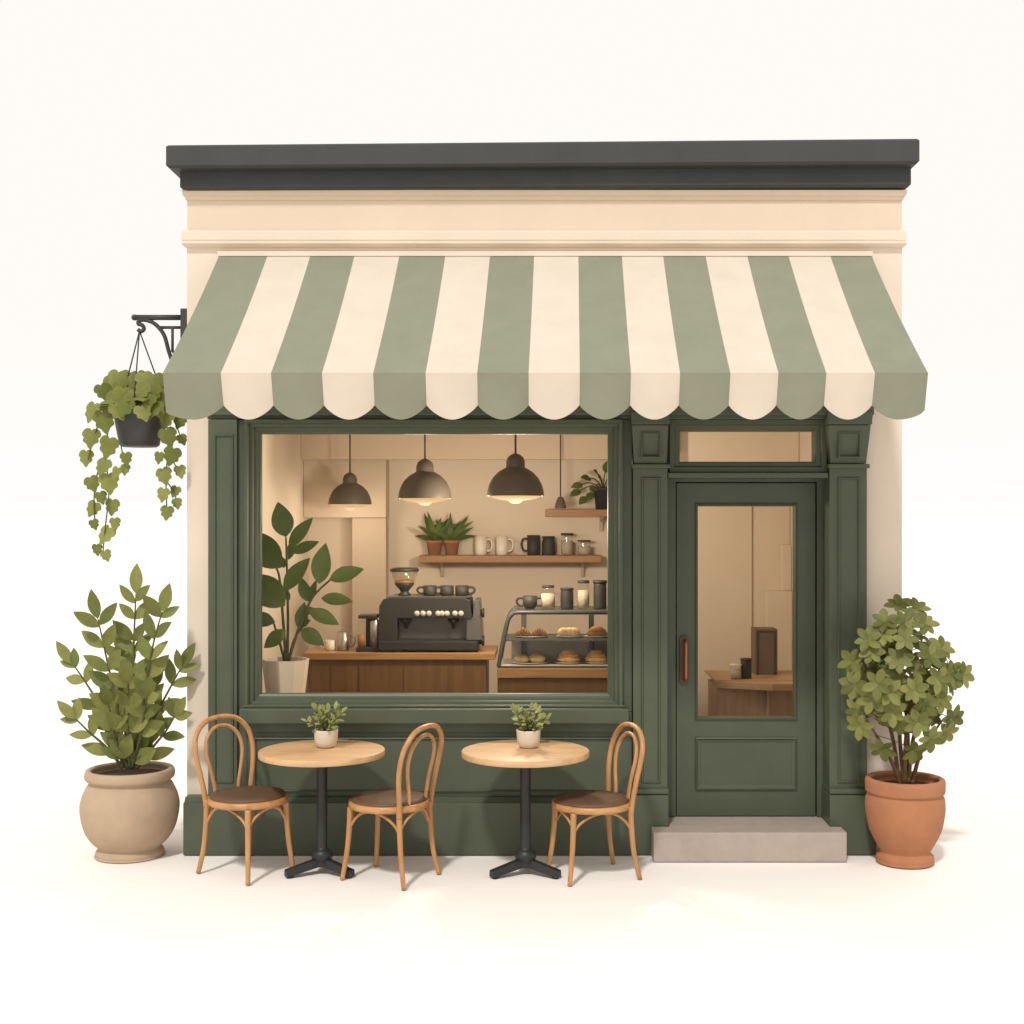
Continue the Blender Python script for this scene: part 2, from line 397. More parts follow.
sweep3('string_course', [(0.003, 0.003, 0.003, z0), (0.02, 0.012, 0.010, z0 + .004), (0.045, 0.026, 0.020, z0 + .02), (sc_ - .004, co(182, sc_), cr(906, sc_), z0 + .036),
                         (sc_, co(182, sc_) + .003, cr(906, sc_) + .003, z0 + .042), (sc_, co(182, sc_) + .003, cr(906, sc_) + .003, z1 - .012), (sc_ - .008, co(182, sc_) - .004, cr(906, sc_) - .004, z1 - .002), (0.003, 0.003, 0.003, z1 + .010)], M['cream'])

# ---- timber shopfront
PF = 0.02       # face of pilasters
def panel_ring(m, px0, px1, py0, py1, y, t=0.018, out=0.012):
    m.ring(X(px0, y), X(px1, y), Z(py1, y), Z(py0, y), [(0, y + .002), (0.002, y - out * .6), (0.006, y - out), (t * .6, y - out), (t * .8, y - out * .4), (t, y + .002)])
# top fascia board behind the valance
m = MB(); m.box(X(208, .06), X(872, .06), 0.04, 0.14, Z(419, .04), 2.90, 0.004); m.box(X(208, .06), X(872, .06), 0.0, 0.038, Z(415, 0), Z(406, 0), 0.006)
m.build('fascia_board', M['green'], B)
# left pilaster
m = MB()
m.box(X(208, PF), X(237, PF), PF, 0.14, 0.02, Z(419, PF) - .003, 0.004)
m.box(X(237.5, .05), X(247, .05), 0.05, 0.165, 0.02, Z(419, .05) - .006, 0.003)
panel_ring(m, 214, 234, 434, 783, PF)
m.build('pilaster', M['green'], B)
def pilaster(a, b, capx):
    m = MB(); y = PF
    m.box(X(a, y), X(b, y), y, 0.24, 0.02, Z(466, y), 0.004)
    panel_ring(m, a + 8, b - 7, 477, 783, y)
    # capital
    yt = y - .045
    m.hexa([(X(a + 1, y), y - .004, Z(464, y) + .003), (X(b - 1, y), y - .004, Z(464, y) + .003), (X(b - 1, y), .238, Z(464, y) + .003), (X(a + 1, y), .238, Z(464, y) + .003),
            (X(a - 1, yt), yt, Z(425, yt)), (X(b + capx, yt), yt, Z(425, yt)), (X(b + capx, yt), .238, Z(425, yt)), (X(a - 1, yt), .238, Z(425, yt))], 0.003)
    m.box(X(a - 2, yt), X(b + capx + 1, yt), yt - .012, .236, Z(425, yt) + .003, Z(412, yt), 0.005)
    yk = y - .02
    m.ring(X(a + 8, yk), X(b - 7, yk), Z(458, yk), Z(432, yk), [(0, yk + .002), (0, yk - .024), (.006, yk - .026), (.012, yk - .018), (.014, yk + .01)])
    # neck moulding
    m.box(X(a - 1, y - .03), X(b + 3, y - .03), y - .03, .236, Z(468.5, y), Z(464, y), 0.008)
    # base
    m.box(X(a, y - .035), X(b + (9 if capx > 2 else 1), y - .035), y - .045, .236, 0.006, Z(794, y), 0.006)
    m.box(X(a, y - .02), X(b + 1, y - .02), y - .028, .236, Z(794, y) + .002, Z(788, y), 0.008)
    m.build('pilaster', M['green'], B)
pilaster(633, 667.5, 1)
pilaster(829.5, 867, 4)
# plinth under the window
m = MB()
py_ = -0.03
m.box(X(183, py_), X(632, py_), py_, 0.099, 0.005, Z(803, py_), 0.006)
m.hexa([(X(184, py_), py_ + .004, Z(803, py_) + .001), (X(632, py_), py_ + .004, Z(803, py_) + .001), (X(632, py_), .1, Z(803, py_) + .001), (X(184, py_), .1, Z(803, py_) + .001),
        (X(184.5, 0), .02, Z(797, .02)), (X(632, 0), .02, Z(797, .02)), (X(632, 0), .1, Z(797, .02)), (X(184.5, 0), .1, Z(797, .02))])
m.build('plinth', M['green'], B)
# stall riser
m = MB(); ry = 0.055
m.box(X(244.5, ry), X(632, ry), ry, 0.16, Z(799, ry), Z(712, ry), 0.003)
m.ring(X(254, ry), X(612, ry), Z(792, ry), Z(737, ry), [(0, ry + .002), (.001, ry - .012), (.008, ry - .016), (.014, ry - .006), (.016, ry + .002)])
m.box(X(620.5, ry), X(632, ry), ry - .002, 0.17, Z(711.5, ry), Z(419.5, ry), 0.003)
m.build('stall_riser', M['green'], B)
# window
wd = MB()
x0, x1, za, zb = X(245, .03), X(622.5, .03), Z(709, .03), Z(419.3, .03)
wd.ring(x0, x1, za, zb, [(0, .16), (0, .005), (.006, 0.0), (.020, 0.0), (.026, .010), (.028, .036), (.046, .038), (.051, .046), (.053, .066), (.068, .068), (.074, .076), (.087, .084), (.090, .090), (.090, .122), (0, .16)])
WIN = wd.build('window', M['green'], B)
p = MB(); p.box(x0 + .085, x1 - .085, .108, .114, za + .085, zb - .085, 0); p.build('pane', M['pane'], WIN)
s = MB(); sy = -0.045
s.box(X(239, sy), X(629, sy), sy, .155, Z(724, sy), Z(709, sy), 0.008)
s.box(X(243, 0), X(625, 0), -.005, .155, Z(709, sy) + .002, Z(705, 0), 0.005)
s.box(X(244, .02), X(625, .02), .018, .054, Z(732, .02), Z(724, sy) - .002, 0.004)
s.build('sill', M['green'], WIN)
m = MB(); m.box(X(247, .16), X(632, .16), .165, .72, .86, .905, 0.006); m.build('window_ledge', M['wall_tan'], B)
# door surround
dx0, dx1 = X(668, PF), X(829, PF); DY = 0.24
m = MB()
ty = 0.10
m.ring(X(669.5, ty), X(826, ty), Z(472, ty), Z(420, ty), [(0, .22), (0, ty - .02), (.028, ty - .02), (.034, ty - .012), (.036, ty + .004), (.060, ty + .006), (.066, ty + .014), (.068, .22)])
TR = m.build('transom_window', M['green'], B)
p = MB(); p.box(X(677, ty), X(819, ty), .150, .155, Z(468, ty), Z(426, ty), 0); p.build('pane', M['pane'], TR)
m = MB()
m.box(dx0 - .03, X(672, .125), .125, .236, Z(474, .125), 2.88, 0); m.box(X(823, .125), dx1 + .03, .125, .236, Z(474, .125), 2.88, 0)
m.box(dx0 - .02, X(676, DY) - .004, DY - .02, DY + .06, 0.19, Z(480, DY), 0.004)
m.box(X(816, DY) + .004, dx1 + .02, DY - .02, DY + .06, 0.19, Z(480, DY), 0.004)
m.box(dx0 - .02, dx1 + .02, DY - .05, DY + .06, Z(482, DY) + .001, Z(471.5, .2), 0.004)
m.box(dx0 + .001, dx1 - .001, 0.03, DY - .02, Z(478, .03), Z(472.5, .03), 0.006)
m.box(dx0 - .02, X(676, DY) + .02, DY + .048, DY + .085, 0.19, Z(480, DY), 0.003)
m.box(X(816, DY) - .02, dx1 + .02, DY + .048, DY + .085, 0.19, Z(480, DY), 0.003)
m.box(X(676, DY) + .021, X(816, DY) - .021, DY + .048, DY + .085, Z(484, DY) - .02, Z(480, DY), 0.003)
m.box(X(676, DY) + .021, X(816, DY) - .021, DY + .048, DY + .085, 0.1, 0.2, 0.003)
m.build('door_frame', M['green'], B)
# door leaf with opening
m = MB()
a, b = X(676.5, DY), X(815.5, DY); zl, zh = Z(816, DY), Z(483, DY)
ga, gb, gl, gh = X(697, DY), X(794, DY), Z(718, DY), Z(505, DY)
m.box(a, ga, DY, DY + .045, zl, zh, .003); m.box(gb, b, DY, DY + .045, zl, zh, .003)
m.box(ga - .003, gb + .003, DY + .0005, DY + .0445, gh, zh - .001, .002); m.box(ga - .003, gb + .003, DY + .0005, DY + .0445, zl + .001, gl, .002)
DOOR = m.build('door', M['green_door'], B)
m = MB(); m.ring(X(695, DY), X(797, DY), Z(720, DY), Z(503, DY), [(0, DY + .002), (.002, DY - .010), (.010, DY - .014), (.018, DY - .004), (.022, DY + .03)])
m.build('glazing_bead', M['green_door'], DOOR)
m = MB(); m.box(ga - .01, gb + .01, DY + .02, DY + .025, gl - .01, gh + .01, 0); m.build('pane', M['pane'], DOOR)
m = MB(); m.ring(X(695, DY), X(797, DY), Z(790, DY), Z(737, DY), [(0, DY + .002), (.002, DY - .012), (.009, DY - .016), (.018, DY - .006), (.026, DY - .004), (.034, DY - .002), (.036, DY + .002)])
m.build('lower_panel', M['green_door'], DOOR)
h = MB(); hx = X(684, DY)
za_, zb_h = Z(684.5, DY) + .03, Z(635, DY) - .03
h.prism([(hx + .03 * math.cos(PI + i * PI / 10), za_ + .03 * math.sin(PI + i * PI / 10)) for i in range(11)] + [(hx + .03 * math.cos(i * PI / 10), zb_h + .03 * math.sin(i * PI / 10)) for i in range(11)], DY - .014, DY - .0005, .003); h.build('handle_plate', M['bronze_d'], DOOR)
h = MB(); hz0, hz1 = Z(680, DY), Z(640, DY)
h.tube(spline([(hx + .006, DY - .008, hz0), (hx + .006, DY - .05, hz0 + .012), (hx + .006, DY - .06, hz0 + .05), (hx + .006, DY - .06, hz1 - .05), (hx + .006, DY - .05, hz1 - .012), (hx + .006, DY - .008, hz1)], 6), .012)
h.build('handle', M['brass'], DOOR)

# ---- step
ST = MB()
SF = -.19; st = Z(832.5, SF)
ST.box(X(653.5, SF), X(847, SF), SF, -.032, .004, st, .007)
ST.box(dx0 + .004, dx1 - .004, -.030, .30, .004, st - .001, .003)
tag(ST.build('door_step', M['stone'], None, (X(751), -.03, 0)), 'grey stone block step in front of the green cafe door', 'step')

# ------------------------------------------------------------------ awning
AW = thing('awning', 'sage green and cream striped canvas awning with scalloped valance above the shopfront', 'awning', (0, WY, Z(255, WY)))
AY = -1.19
topb = [219.4, 267.8, 310.5, 354.7, 399.5, 445.5, 490, 534.2, 578.4, 621.8, 663, 705.4, 747, 788.3, 830, 871]
botb = [162.8, 220.8, 271, 322, 373.2, 425.6, 477.2, 528.6, 579.8, 631, 680, 730.4, 778.4, 826.4, 874.9, 928]
ya = WY - .01
zt_, zb_ = Z(255, ya), Z(373, AY)
cn = MB(); R_ = 10
def sag(u): return -0.020 * math.sin(PI * u)
rows = []
for r in range(R_ + 1):
    u = r / R_; row = []
    for i in range(16):
        for k in range(4 if i < 15 else 1):
            t = k / 4
            xt = X(topb[i], ya) + (X(topb[i+1], ya) - X(topb[i], ya)) * t if i < 15 else X(topb[i], ya)
            xb = X(botb[i], AY) + (X(botb[i+1], AY) - X(botb[i], AY)) * t if i < 15 else X(botb[i], AY)
            row.append(Vector((xt + (xb - xt) * u, ya + (AY - ya) * u, zt_ + (zb_ - zt_) * u + sag(u))))
    rows.append(row)
nrm = Vector((0, -(zt_ - zb_), -(ya - AY))).normalized() * .008   # cloth thickness, downwards
def sheet(mb, rows, off):
    A = [[mb.bm.verts.new(p) for p in r] for r in rows]; C = [[mb.bm.verts.new(p + off) for p in r] for r in rows]
    nc = len(rows[0])
    for r in range(len(rows) - 1):
        for c in range(nc - 1):
            mi = (c // PER) % 2
            mb.face((A[r][c], A[r][c+1], A[r+1][c+1], A[r+1][c]), mi); mb.face((C[r][c], C[r+1][c], C[r+1][c+1], C[r][c+1]), mi)
    for c in range(nc - 1):
        mi = (c // PER) % 2
        mb.face((A[0][c], C[0][c], C[0][c+1], A[0][c+1]), mi); mb.face((A[-1][c], A[-1][c+1], C[-1][c+1], C[-1][c]), mi)
    for r in range(len(rows) - 1):
        mb.face((A[r][0], A[r+1][0], C[r+1][0], C[r][0]), 0); mb.face((A[r][-1], C[r][-1], C[r+1][-1], A[r+1][-1]), 0)
PER = 4
sheet(cn, rows, Vector((0, .004, -.008)))
cn.build('canopy', [M['aw_green'], M['aw_cream']], AW)
va = MB(); PER = 16
zv, zd = Z(404, AY), Z(418.5, AY)
rows = []
for r in range(9):
    u = r / 8; row = []
    for i in range(15):
        for k in range(17 if i == 14 else 16):
            t = k / 16
            x = X(botb[i], AY) + (X(botb[i+1], AY) - X(botb[i], AY)) * t
            e = math.sin(PI * t)
            if i == 0 and t < .5: e = .42 + .58 * math.sin(PI * t) ** .7 if t > 0 else .42
            if i == 14 and t > .5: e = .30 + .70 * math.sin(PI * t) ** .7 if t < 1 else .30
            low = zv + (zd - zv) * max(0, e) ** .84
            row.append(Vector((x, AY - .002 - .006 * math.sin(PI * t) * u + .065 * u, zb_ - .001 + (low - zb_) * u)))
    rows.append(row)
sheet(va, rows, Vector((0, .007, 0)))
va.build('valance', [M['aw_green'], M['aw_cream']], AW)
fr = MB()
xa0, xa1 = X(164, AY) + .03, X(927, AY) - .03
fr.tube([(xa0, AY + .03, zb_ - .035), (xa1, AY + .03, zb_ - .035)], .016)
fr.build('front_bar', M['iron'], AW)
for xa in (xa0 + .25, xa1 - .25):
    fr = MB(); fr.tube([(xa, AY + .03, zb_ - .035), (xa, -.35, zb_ - .02), (xa, WY - .01, zb_ - .10)], .014); fr.build('support_arm', M['iron'], AW)
fr = MB(); fr.box(X(218, ya), X(872, ya), WY - .035, WY - .001, Z(255, ya) - .012, Z(252.5, ya) + .004, .004); fr.build('head_rail', M['cream'], AW)

# ------------------------------------------------------------------ interior furniture
# bar counter
cy0, cy1 = 1.6, 2.2
xa, xb = X(303, cy0), X(496, cy0) - .005
CT = thing('bar_counter', 'long brown wooden bar counter carrying the black espresso machine', 'counter', ((xa + xb) / 2, 1.9, .1))
m = MB(); m.box(xa + .03, xb - .07, cy0 + .03, cy1, .1, Z(653, cy0) - .055, .004)
for q in (331, 359, 404, 449): m.box(X(q, cy0) - .004, X(q, cy0) + .004, cy0 + .024, cy0 + .032, .1, Z(662.5, cy0) - .01, .001)
m.build('front', M['bar'], CT)
m = MB(); m.box(xa, xb, cy0, cy1 + .02, Z(653, cy0) - .052, Z(653, cy0), .006); m.build('counter_top', M['bartop'], CT)
ctz = Z(653, cy0)
# espresso machine
ey0, ey1 = 1.68, 2.12
EM = thing('espresso_machine', 'wide black espresso machine with cream buttons on the bar counter', 'coffee machine', (X(431, ey0), 1.9, ctz))
def ex(px): return X(px, ey0)
def ez(py): return ctz + (651.5 - py) / S(ey0)
m = MB()
m.prism([(ex(379), ez(645)), (ex(379), ez(606)), (ex(383), ez(599)), (ex(388), ez(597.5)), (ex(465), ez(597.5)), (ex(470), ez(600)), (ex(472), ez(618)), (ex(397), ez(618)), (ex(397), ez(640)), (ex(466), ez(640)), (ex(466), ez(645))], ey0, ey1, .006)
m.box(ex(379), ex(478), ey0 - .05, ey1, ez(649.5), ez(640.5), .008)
for q in (386, 398, 460, 474):
    m.box(ex(q) - .03, ex(q) + .03, ey0 - .02, ey0 + .05, ez(651.5), ez(649.5), .002)
m.build('body', M['machine'], EM)
m = MB(); m.box(ex(397), ex(466), ey0 + .13, ey0 + .16, ez(640), ez(618), .002)
m.prism([(ex(466.5), ez(640)), (ex(466.5), ez(618)), (ex(472.5), ez(617)), (ex(474), ez(600)), (ex(479), ez(600)), (ex(482), ez(640))], ey0 + .02, ey1 - .05, .004)
m.build('side_panel', M['machine2'], EM)
for px_ in (405, 453):
    m = MB(); m.lathe([(0, ez(629)), (.012, ez(629)), (.016, ez(624)), (.04, ez(622)), (.045, ez(618.5)), (0, ez(618.5))], (ex(px_), ey0 + .06, 0), 20); m.build('group_head', M['machine'], EM)
for px_ in (417, 423, 429, 438, 442, 447, 455, 461):
    m = MB(); m.lathe([(0, 0), (.019, 0), (.021, .004), (.019, .010), (0, .011)], (0, 0, 0), 14)
    bmesh.ops.transform(m.bm, matrix=Matrix.Translation((ex(px_), ey0, ez(613))) @ Matrix.Rotation(PI / 2, 4, 'X'), verts=m.bm.verts)
    m.build('button', M['button'], EM)
for py_k, zz in ((613, .035), (641, .04)):
    m = MB(); m.tube([(ex(474), ey0 + .06, ez(py_k)), (ex(482), ey0 + .06, ez(py_k))], zz * .7, 14); m.tube([(ex(481.5), ey0 + .06, ez(py_k)), (ex(484), ey0 + .06, ez(py_k))], zz, 14); m.build('knob', M['machine'], EM)
m = MB(); m.box(ex(389), ex(470), ey0 + .02, ey1 - .02, ez(597.5) + .001, ez(596.5), .002); m.build('cup_rail', M['machine2'], EM)
# bean hopper / grinder
GY = 1.9
GR = thing('bean_grinder', 'coffee grinder with clear funnel hopper standing on the espresso machine', 'grinder', (X(404.5, GY), GY, ez(596.5)))
def gz(py): return ez(596.5) + (597 - py) / S(GY)
gx = X(404.5, GY)
m = MB(); m.lathe([(0, gz(597)), (.05, gz(597)), (.05, gz(595.5)), (.03, gz(594)), (.035, gz(592)), (.075, gz(586)), (.072, gz(585)), (0, gz(585))], (gx, GY, 0), 28); m.build('burr_housing', M['machine'], GR)
m = MB(); m.lathe([(.074, gz(585.8)), (.105, gz(573)), (.102, gz(573)), (.070, gz(585.8))], (gx, GY, 0), 28); m.build('hopper', M['jarglass'], GR)
m = MB(); m.lathe([(0, gz(585)), (.068, gz(585)), (.075, gz(582.5)), (.04, gz(581.5)), (0, gz(581))], (gx, GY, 0), 28); m.build('coffee_beans', M['pastry_d'], GR)
m = MB(); m.lathe([(0, gz(573)), (.11, gz(573)), (.112, gz(571)), (.10, gz(569.5)), (0, gz(569))], (gx, GY, 0), 28); m.build('lid', M['machine'], GR)
# batch brewer
BY = 1.75
BR = thing('batch_brewer', 'small brewer with glass carafe and steel flask left of the espresso machine', 'coffee maker', (X(369, BY), BY, ctz))
def bz(py): return ctz + (651.5 - py) / S(BY)
m = MB(); m.box(X(357.5, BY), X(380, BY), BY - .08, BY + .1, bz(651.5) + .001, bz(647), .005); m.box(X(359.5, BY), X(378, BY), BY - .08, BY + .1, bz(618.5), bz(615), .005); m.box(X(366, BY), X(371, BY), BY - .01, BY + .09, bz(647.2), bz(618), .003)
m.build('body', M['machine'], BR)
m = MB(); m.lathe([(0, bz(646.8)), (.032, bz(646.8)), (.034, bz(630)), (.028, bz(621)), (0, bz(620))], (X(362, BY), BY - .03, 0), 20); m.build('carafe', M['jarglass'], BR)
m = MB(); m.lathe([(0, bz(646.8)), (.029, bz(646.8)), (.029, bz(635)), (0, bz(635))], (X(362, BY), BY - .03, 0), 20); m.build('coffee', M['pastry_d'], BR)
m = MB(); m.lathe([(0, bz(646.8)), (.034, bz(646.8)), (.034, bz(621)), (.024, bz(619)), (0, bz(619))], (X(375, BY), BY - .03, 0), 20); m.build('flask', M['steel'], BR)

# mugs and jars (each built at the origin, then copied)
def mug(name, label, cat, r, hgt, mt, hside=1, group=None, taper=1.0, two=False):
    t = thing(name, label, cat, (0, 0, 0), group)
    m = MB(); m.lathe([(0, 0), (r * .8 * taper, 0), (r * .95 * taper, .006), (r, hgt * .3), (r, hgt), (r * .93, hgt), (r * .9, hgt * .3), (r * .7, .01), (0, .01)], (0, 0, 0), 24); m.build('body', mt, t)
    for sd in ((hside, -hside) if two else (hside,)):
        m = MB(); m.tube(spline([(sd * r * .95, 0, hgt * .82), (sd * r * 1.6, 0, hgt * .80), (sd * r * 1.85, 0, hgt * .55), (sd * r * 1.55, 0, hgt * .25), (sd * r * .95, 0, hgt * .22)], 5), r * .17, 8); m.build('handle', mt, t)
    return t
def jar(name, label, cat, r, hgt, neck, mt, lidm, cont=None, group=None):
    t = thing(name, label, cat, (0, 0, 0), group)
    m = MB(); m.lathe([(0, 0), (r * .95, 0), (r, .008), (r, hgt * .68), (r * neck, hgt * .82), (r * neck, hgt * .9), (0, hgt * .9)], (0, 0, 0), 24); m.build('body', mt, t)
    m = MB(); m.lathe([(0, hgt * .9), (r * neck * 1.1, hgt * .9), (r * neck * 1.12, hgt * .985), (r * neck, hgt), (0, hgt)], (0, 0, 0), 24); m.build('lid', lidm, t)
    if cont:
        m = MB(); m.lathe([(0, .006), (r * .95, .006), (r * .96, hgt * .64), (0, hgt * .66)], (0, 0, 0), 20); m.build('contents', cont, t)
    return t
SY = 3.24                                  # middle of the long shelf
def put(t, px, z, Y): t.location = (X(px, Y), Y, z)
sz1 = Z(555, 3.15)
# shelves
def shelf(px0, px1, py, label, brs):
    t = thing('wall_shelf', label, 'shelf', (X((px0 + px1) / 2, 3.25), 3.25, Z(py, 3.12)), 'wooden wall shelves')
    z = Z(py, 3.12)
    m = MB(); m.box(X(px0, 3.12), X(px1, 3.12), 3.12, yB - .003, z - .062, z, .005); m.build('board', M['shelfwood'], t)
    for q in brs:
        m = MB()
        xx = X(q, 3.2); t2 = bmesh.new()
        pts = [(yB - .004, z - .063), (3.17, z - .063), (3.2, z - .075), (3.33, z - .11), (3.372, z - .19), (yB - .004, z - .19)]
        a_ = [t2.verts.new((xx - .013, p[0], p[1])) for p in pts]; b_ = [t2.verts.new((xx + .013, p[0], p[1])) for p in pts]
        t2.faces.new(a_); t2.faces.new(b_[::-1])
        for i in range(len(pts)): t2.faces.new((a_[i], b_[i], b_[(i+1) % len(pts)], a_[(i+1) % len(pts)]))
        m.merge(t2); m.build('bracket', M['wall_tan'], t)
    return z
sz1 = shelf(419, 601.5, 555.5, 'long brown wall shelf with mugs, jars and two ferns', (441, 583))
sz2 = shelf(545, 640, 509.5, 'short brown wall shelf, the higher one, at the window right edge', (602,))
k_ = S(SY)
a = mug('white_mug', 'white mug on the long shelf, next to the ferns', 'mug', 6 / k_, 19 / k_, M['mugw'], 1, 'white mugs on the shelf'); put(a, 481, sz1, SY)
b = dup(a, (X(502, SY), SY, sz1), None, 'white mug on the long shelf, next to a dark mug')
a = mug('dark_mug', 'tall charcoal mug on the long shelf, next to a white mug', 'mug', 6.4 / k_, 20 / k_, M['mugd'], -1, 'charcoal mugs on the shelf'); put(a, 533.5, sz1, SY)
jd = jar('dark_jar', 'squat charcoal lidded jar on the long shelf', 'jar', 6.6 / k_, 19 / k_, .86, M['mugd'], M['mugd'], None); put(jd, 548.5, sz1, SY)
a = jar('glass_jar', 'tall narrow glass jar with dark lid on the long shelf', 'jar', 6 / k_, 22 / k_, .95, M['jarglass'], M['mugd'], M['jarcont'], 'glass jars'); put(a, 567, sz1, SY)
a = jar('glass_jar', 'short glass jar with dark lid at the right end of the long shelf', 'jar', 6.4 / k_, 15 / k_, .95, M['jarglass'], M['mugd'], M['jarcont'], 'glass jars'); put(a, 584, sz1, SY)
# shelf ferns
def fern(px, label, seed):
    random.seed(seed)
    t = thing('shelf_fern', label, 'potted plant', (X(px, SY), SY, sz1), 'ferns on the shelf')
    c = Vector((X(px, SY), SY, sz1)); r = 8.2 / k_
    m = MB(); m.lathe([(0, 0), (r * .72, 0), (r * .95, .105), (r * 1.04, .106), (r * 1.04, .128), (r * .9, .128), (r * .86, .11), (0, .11)], c, 24); m.build('pot', M['terra'], t)
    m = MB()
    for i in range(20):
        az = i * 2.4 + random.uniform(-.2, .2); el = random.uniform(.45, 1.4)
        d = Vector((math.cos(az) * math.cos(el), math.sin(az) * math.cos(el), math.sin(el)))
        m.leaf(c + Vector((0, 0, .11)), d, Vector((random.uniform(-.3, .3), -1, .75)), random.uniform(.20, .26), .052, .2, .55, 8)
    m.build('foliage', M['leaf_fern'], t)
fern(434.5, 'small fern in terracotta pot at the left end of the long shelf', 3)
fern(451.5, 'small fern in terracotta pot, the one beside the white mug', 4)
# plant on the upper shelf
t = thing('shelf_plant', 'leafy plant in dark pot on the higher short shelf', 'potted plant', (X(603, SY), SY, sz2))
c = Vector((X(603, SY), SY, sz2)); r = 9.5 / k_
m = MB(); m.lathe([(0, 0), (r * .75, 0), (r, .17), (r * 1.05, .172), (r * 1.05, .195), (r * .92, .195), (r * .88, .16), (0, .16)], c, 24); m.build('pot', M['mugd'], t)
m = MB(); ms = MB(); random.seed(5)
for px_, py_, L in ((577, 492, .12), (583, 500, .1), (579, 485, .12), (588, 478, .12), (594, 488, .1), (598, 474, .12), (606, 470, .12), (612, 478, .12), (618, 490, .12), (601, 480, .1), (590, 496, .1)):
    tip = P(px_, py_, SY - random.uniform(-.05, .12)); st0 = c + Vector((0, 0, .17))
    ms.tube(spline([st0, (st0 + tip) / 2 + Vector((0, 0, .04)), tip], 4), .005, 6)
    d = (tip - st0).normalized() + Vector((0, -.2, -.3))
    m.leaf(tip - d * .04, d, Vector((0, -1, .7)), L, .075, .15, .2)
m.build('foliage', M['leaf_fern'], t); ms.build('stem', M['stem'], t)

# display case
VY0, VY1 = 1.3, 1.82
def vx(px): return X(px, VY0)
def vz(py): return Z(py, VY0)
VX1 = vx(642)
DC = thing('display_case', 'glass fronted pastry display case on a wooden base', 'display case', (vx(565), 1.55, .1))
m = MB(); m.box(vx(497.5), VX1, VY0, VY1 + .1, .1, vz(678.5), .004)
m.build('base', M['bar'], DC)
m = MB(); m.box(vx(497), VX1 + .01, VY0 - .012, VY1 + .11, vz(678), vz(668.3), .004); m.build('base_top', M['bartop'], DC)
prof = spline([(vx(498.5), 0, vz(667)), (vx(501), 0, vz(652)), (vx(504.5), 0, vz(634)), (vx(508), 0, vz(620)), (vx(513.5), 0, vz(613))], 5)
m = MB()
for yy in (VY0 + .012, VY1 - .01):
    m.tube([Vector((p.x, yy, p.z)) for p in prof] + [Vector((vx(520), yy, vz(612.5))), Vector((VX1 - .02, yy, vz(612.5)))], .016, 8)
m.box(vx(513), VX1, VY0, VY0 + .05, vz(613.5), vz(610.3), .006); m.box(vx(513), VX1, VY1 - .04, VY1, vz(613.5), vz(610.3), .006); m.box(vx(513), vx(513) + .03, VY0 + .051, VY1 - .041, vz(613.5), vz(610.3), .004)
m.box(vx(498), VX1, VY0, VY0 + .02, vz(668), vz(666), .003)
for q in (523, 594): m.box(vx(q) - .02, vx(q) + .02, VY1 - .02, VY1, vz(667), vz(613), .003)
m.box(VX1 - .02, VX1, VY0, VY1, vz(667.5), vz(613.2), .003)
m.build('frame', M['casegrey'], DC)
m = MB(); m.box(vx(503.5), VX1 - .022, VY0 + .03, VY1 - .022, vz(641.5), vz(639.5), .002); m.build('shelf', M['casegrey'], DC)
m = MB(); m.box(vx(499.5), VX1 - .022, VY0 + .022, VY1 - .022, vz(667.8), vz(666), .002); m.build('tray', M['casein'], DC)
m = MB(); m.box(vx(510), VX1 - .022, VY1 + .002, VY1 + .008, vz(667), vz(641), 0); m.build('back_panel', M['casein'], DC)
m = MB(); m.box(vx(511), VX1 - .022, VY0 + .004, VY0 + .008, vz(666), vz(614), 0); m.box(vx(513) + .031, VX1 - .021, VY0 + .051, VY1 - .041, vz(611.2), vz(610.4), 0)
n0 = len(prof)
for p, q in zip(prof, prof[1:]):
    pa = [m.bm.verts.new((p.x + .012, yy, p.z)) for yy in (VY0 + .03, VY1 - .03)]; qa = [m.bm.verts.new((q.x + .012, yy, q.z)) for yy in (VY0 + .03, VY1 - .03)]
    m.face((pa[0], pa[1], qa[1], qa[0]), 0, True)
m.build('glass', M['caseglass'], DC)
# plates and pastries in the case
def plate(px, z, Y, rpx, label):
    m = MB(); r = rpx / S(Y)
    m.lathe([(0, 0), (r * .7, 0), (r, .010), (r, .014), (r * .7, .006), (0, .005)], (X(px, Y), Y, z), 28, sy=.75)
    return tag(m.build('pastry_plate', M['plate'], None, (X(px, Y), Y, z)), label, 'plate', 'plates in the display case')
def bun(name, px, z, Y, rpx, hpx, mt, label, cat='pastry', kind='bun'):
    k = S(Y); r = rpx / k; hh = hpx / k; c = Vector((X(px, Y), Y, z))
    m = MB()
    if kind == 'bun':
        m.blob(c + Vector((0, 0, hh * .45)), 1, (r, r * .9, hh * .52), .10, 2.2)
    elif kind == 'roll':
        m.blob(c + Vector((0, 0, hh * .28)), 1, (r, r * .85, hh * .33), .06, 2.5); m.blob(c + Vector((0, 0, hh * .55)), 1, (r * .82, r * .72, hh * .32), .06, 2.5); m.blob(c + Vector((0, 0, hh * .75)), 1, (r * .58, r * .5, hh * .25), .06, 2.5)
    elif kind == 'croissant':
        for i in range(7):
            u = i / 6 * 2 - 1; rr = (1 - .62 * abs(u) ** 1.4)
            m.blob(c + Vector((u * r * .82, r * .25 * u * u - .01, hh * .45 * rr + .002)), 1, (r * .24, r * .42 * rr + .005, hh * .5 * rr), .05, 3, 0, 2)
    elif kind == 'loaf':
        for i in range(3):
            u = i - 1; m.blob(c + Vector((u * r * .42, 0, hh * .42)), 1, (r * .52, r * .55, hh * .48), .06, 2.5)
    return tag(m.build(name, mt, None, c), label, cat)
random.seed(11)
PY = 1.46
zl_, zu_ = vz(666) + .001, vz(639.5) + .001
plate(530, zl_, PY, 19, 'grey plate under two golden buns on the lower case shelf')
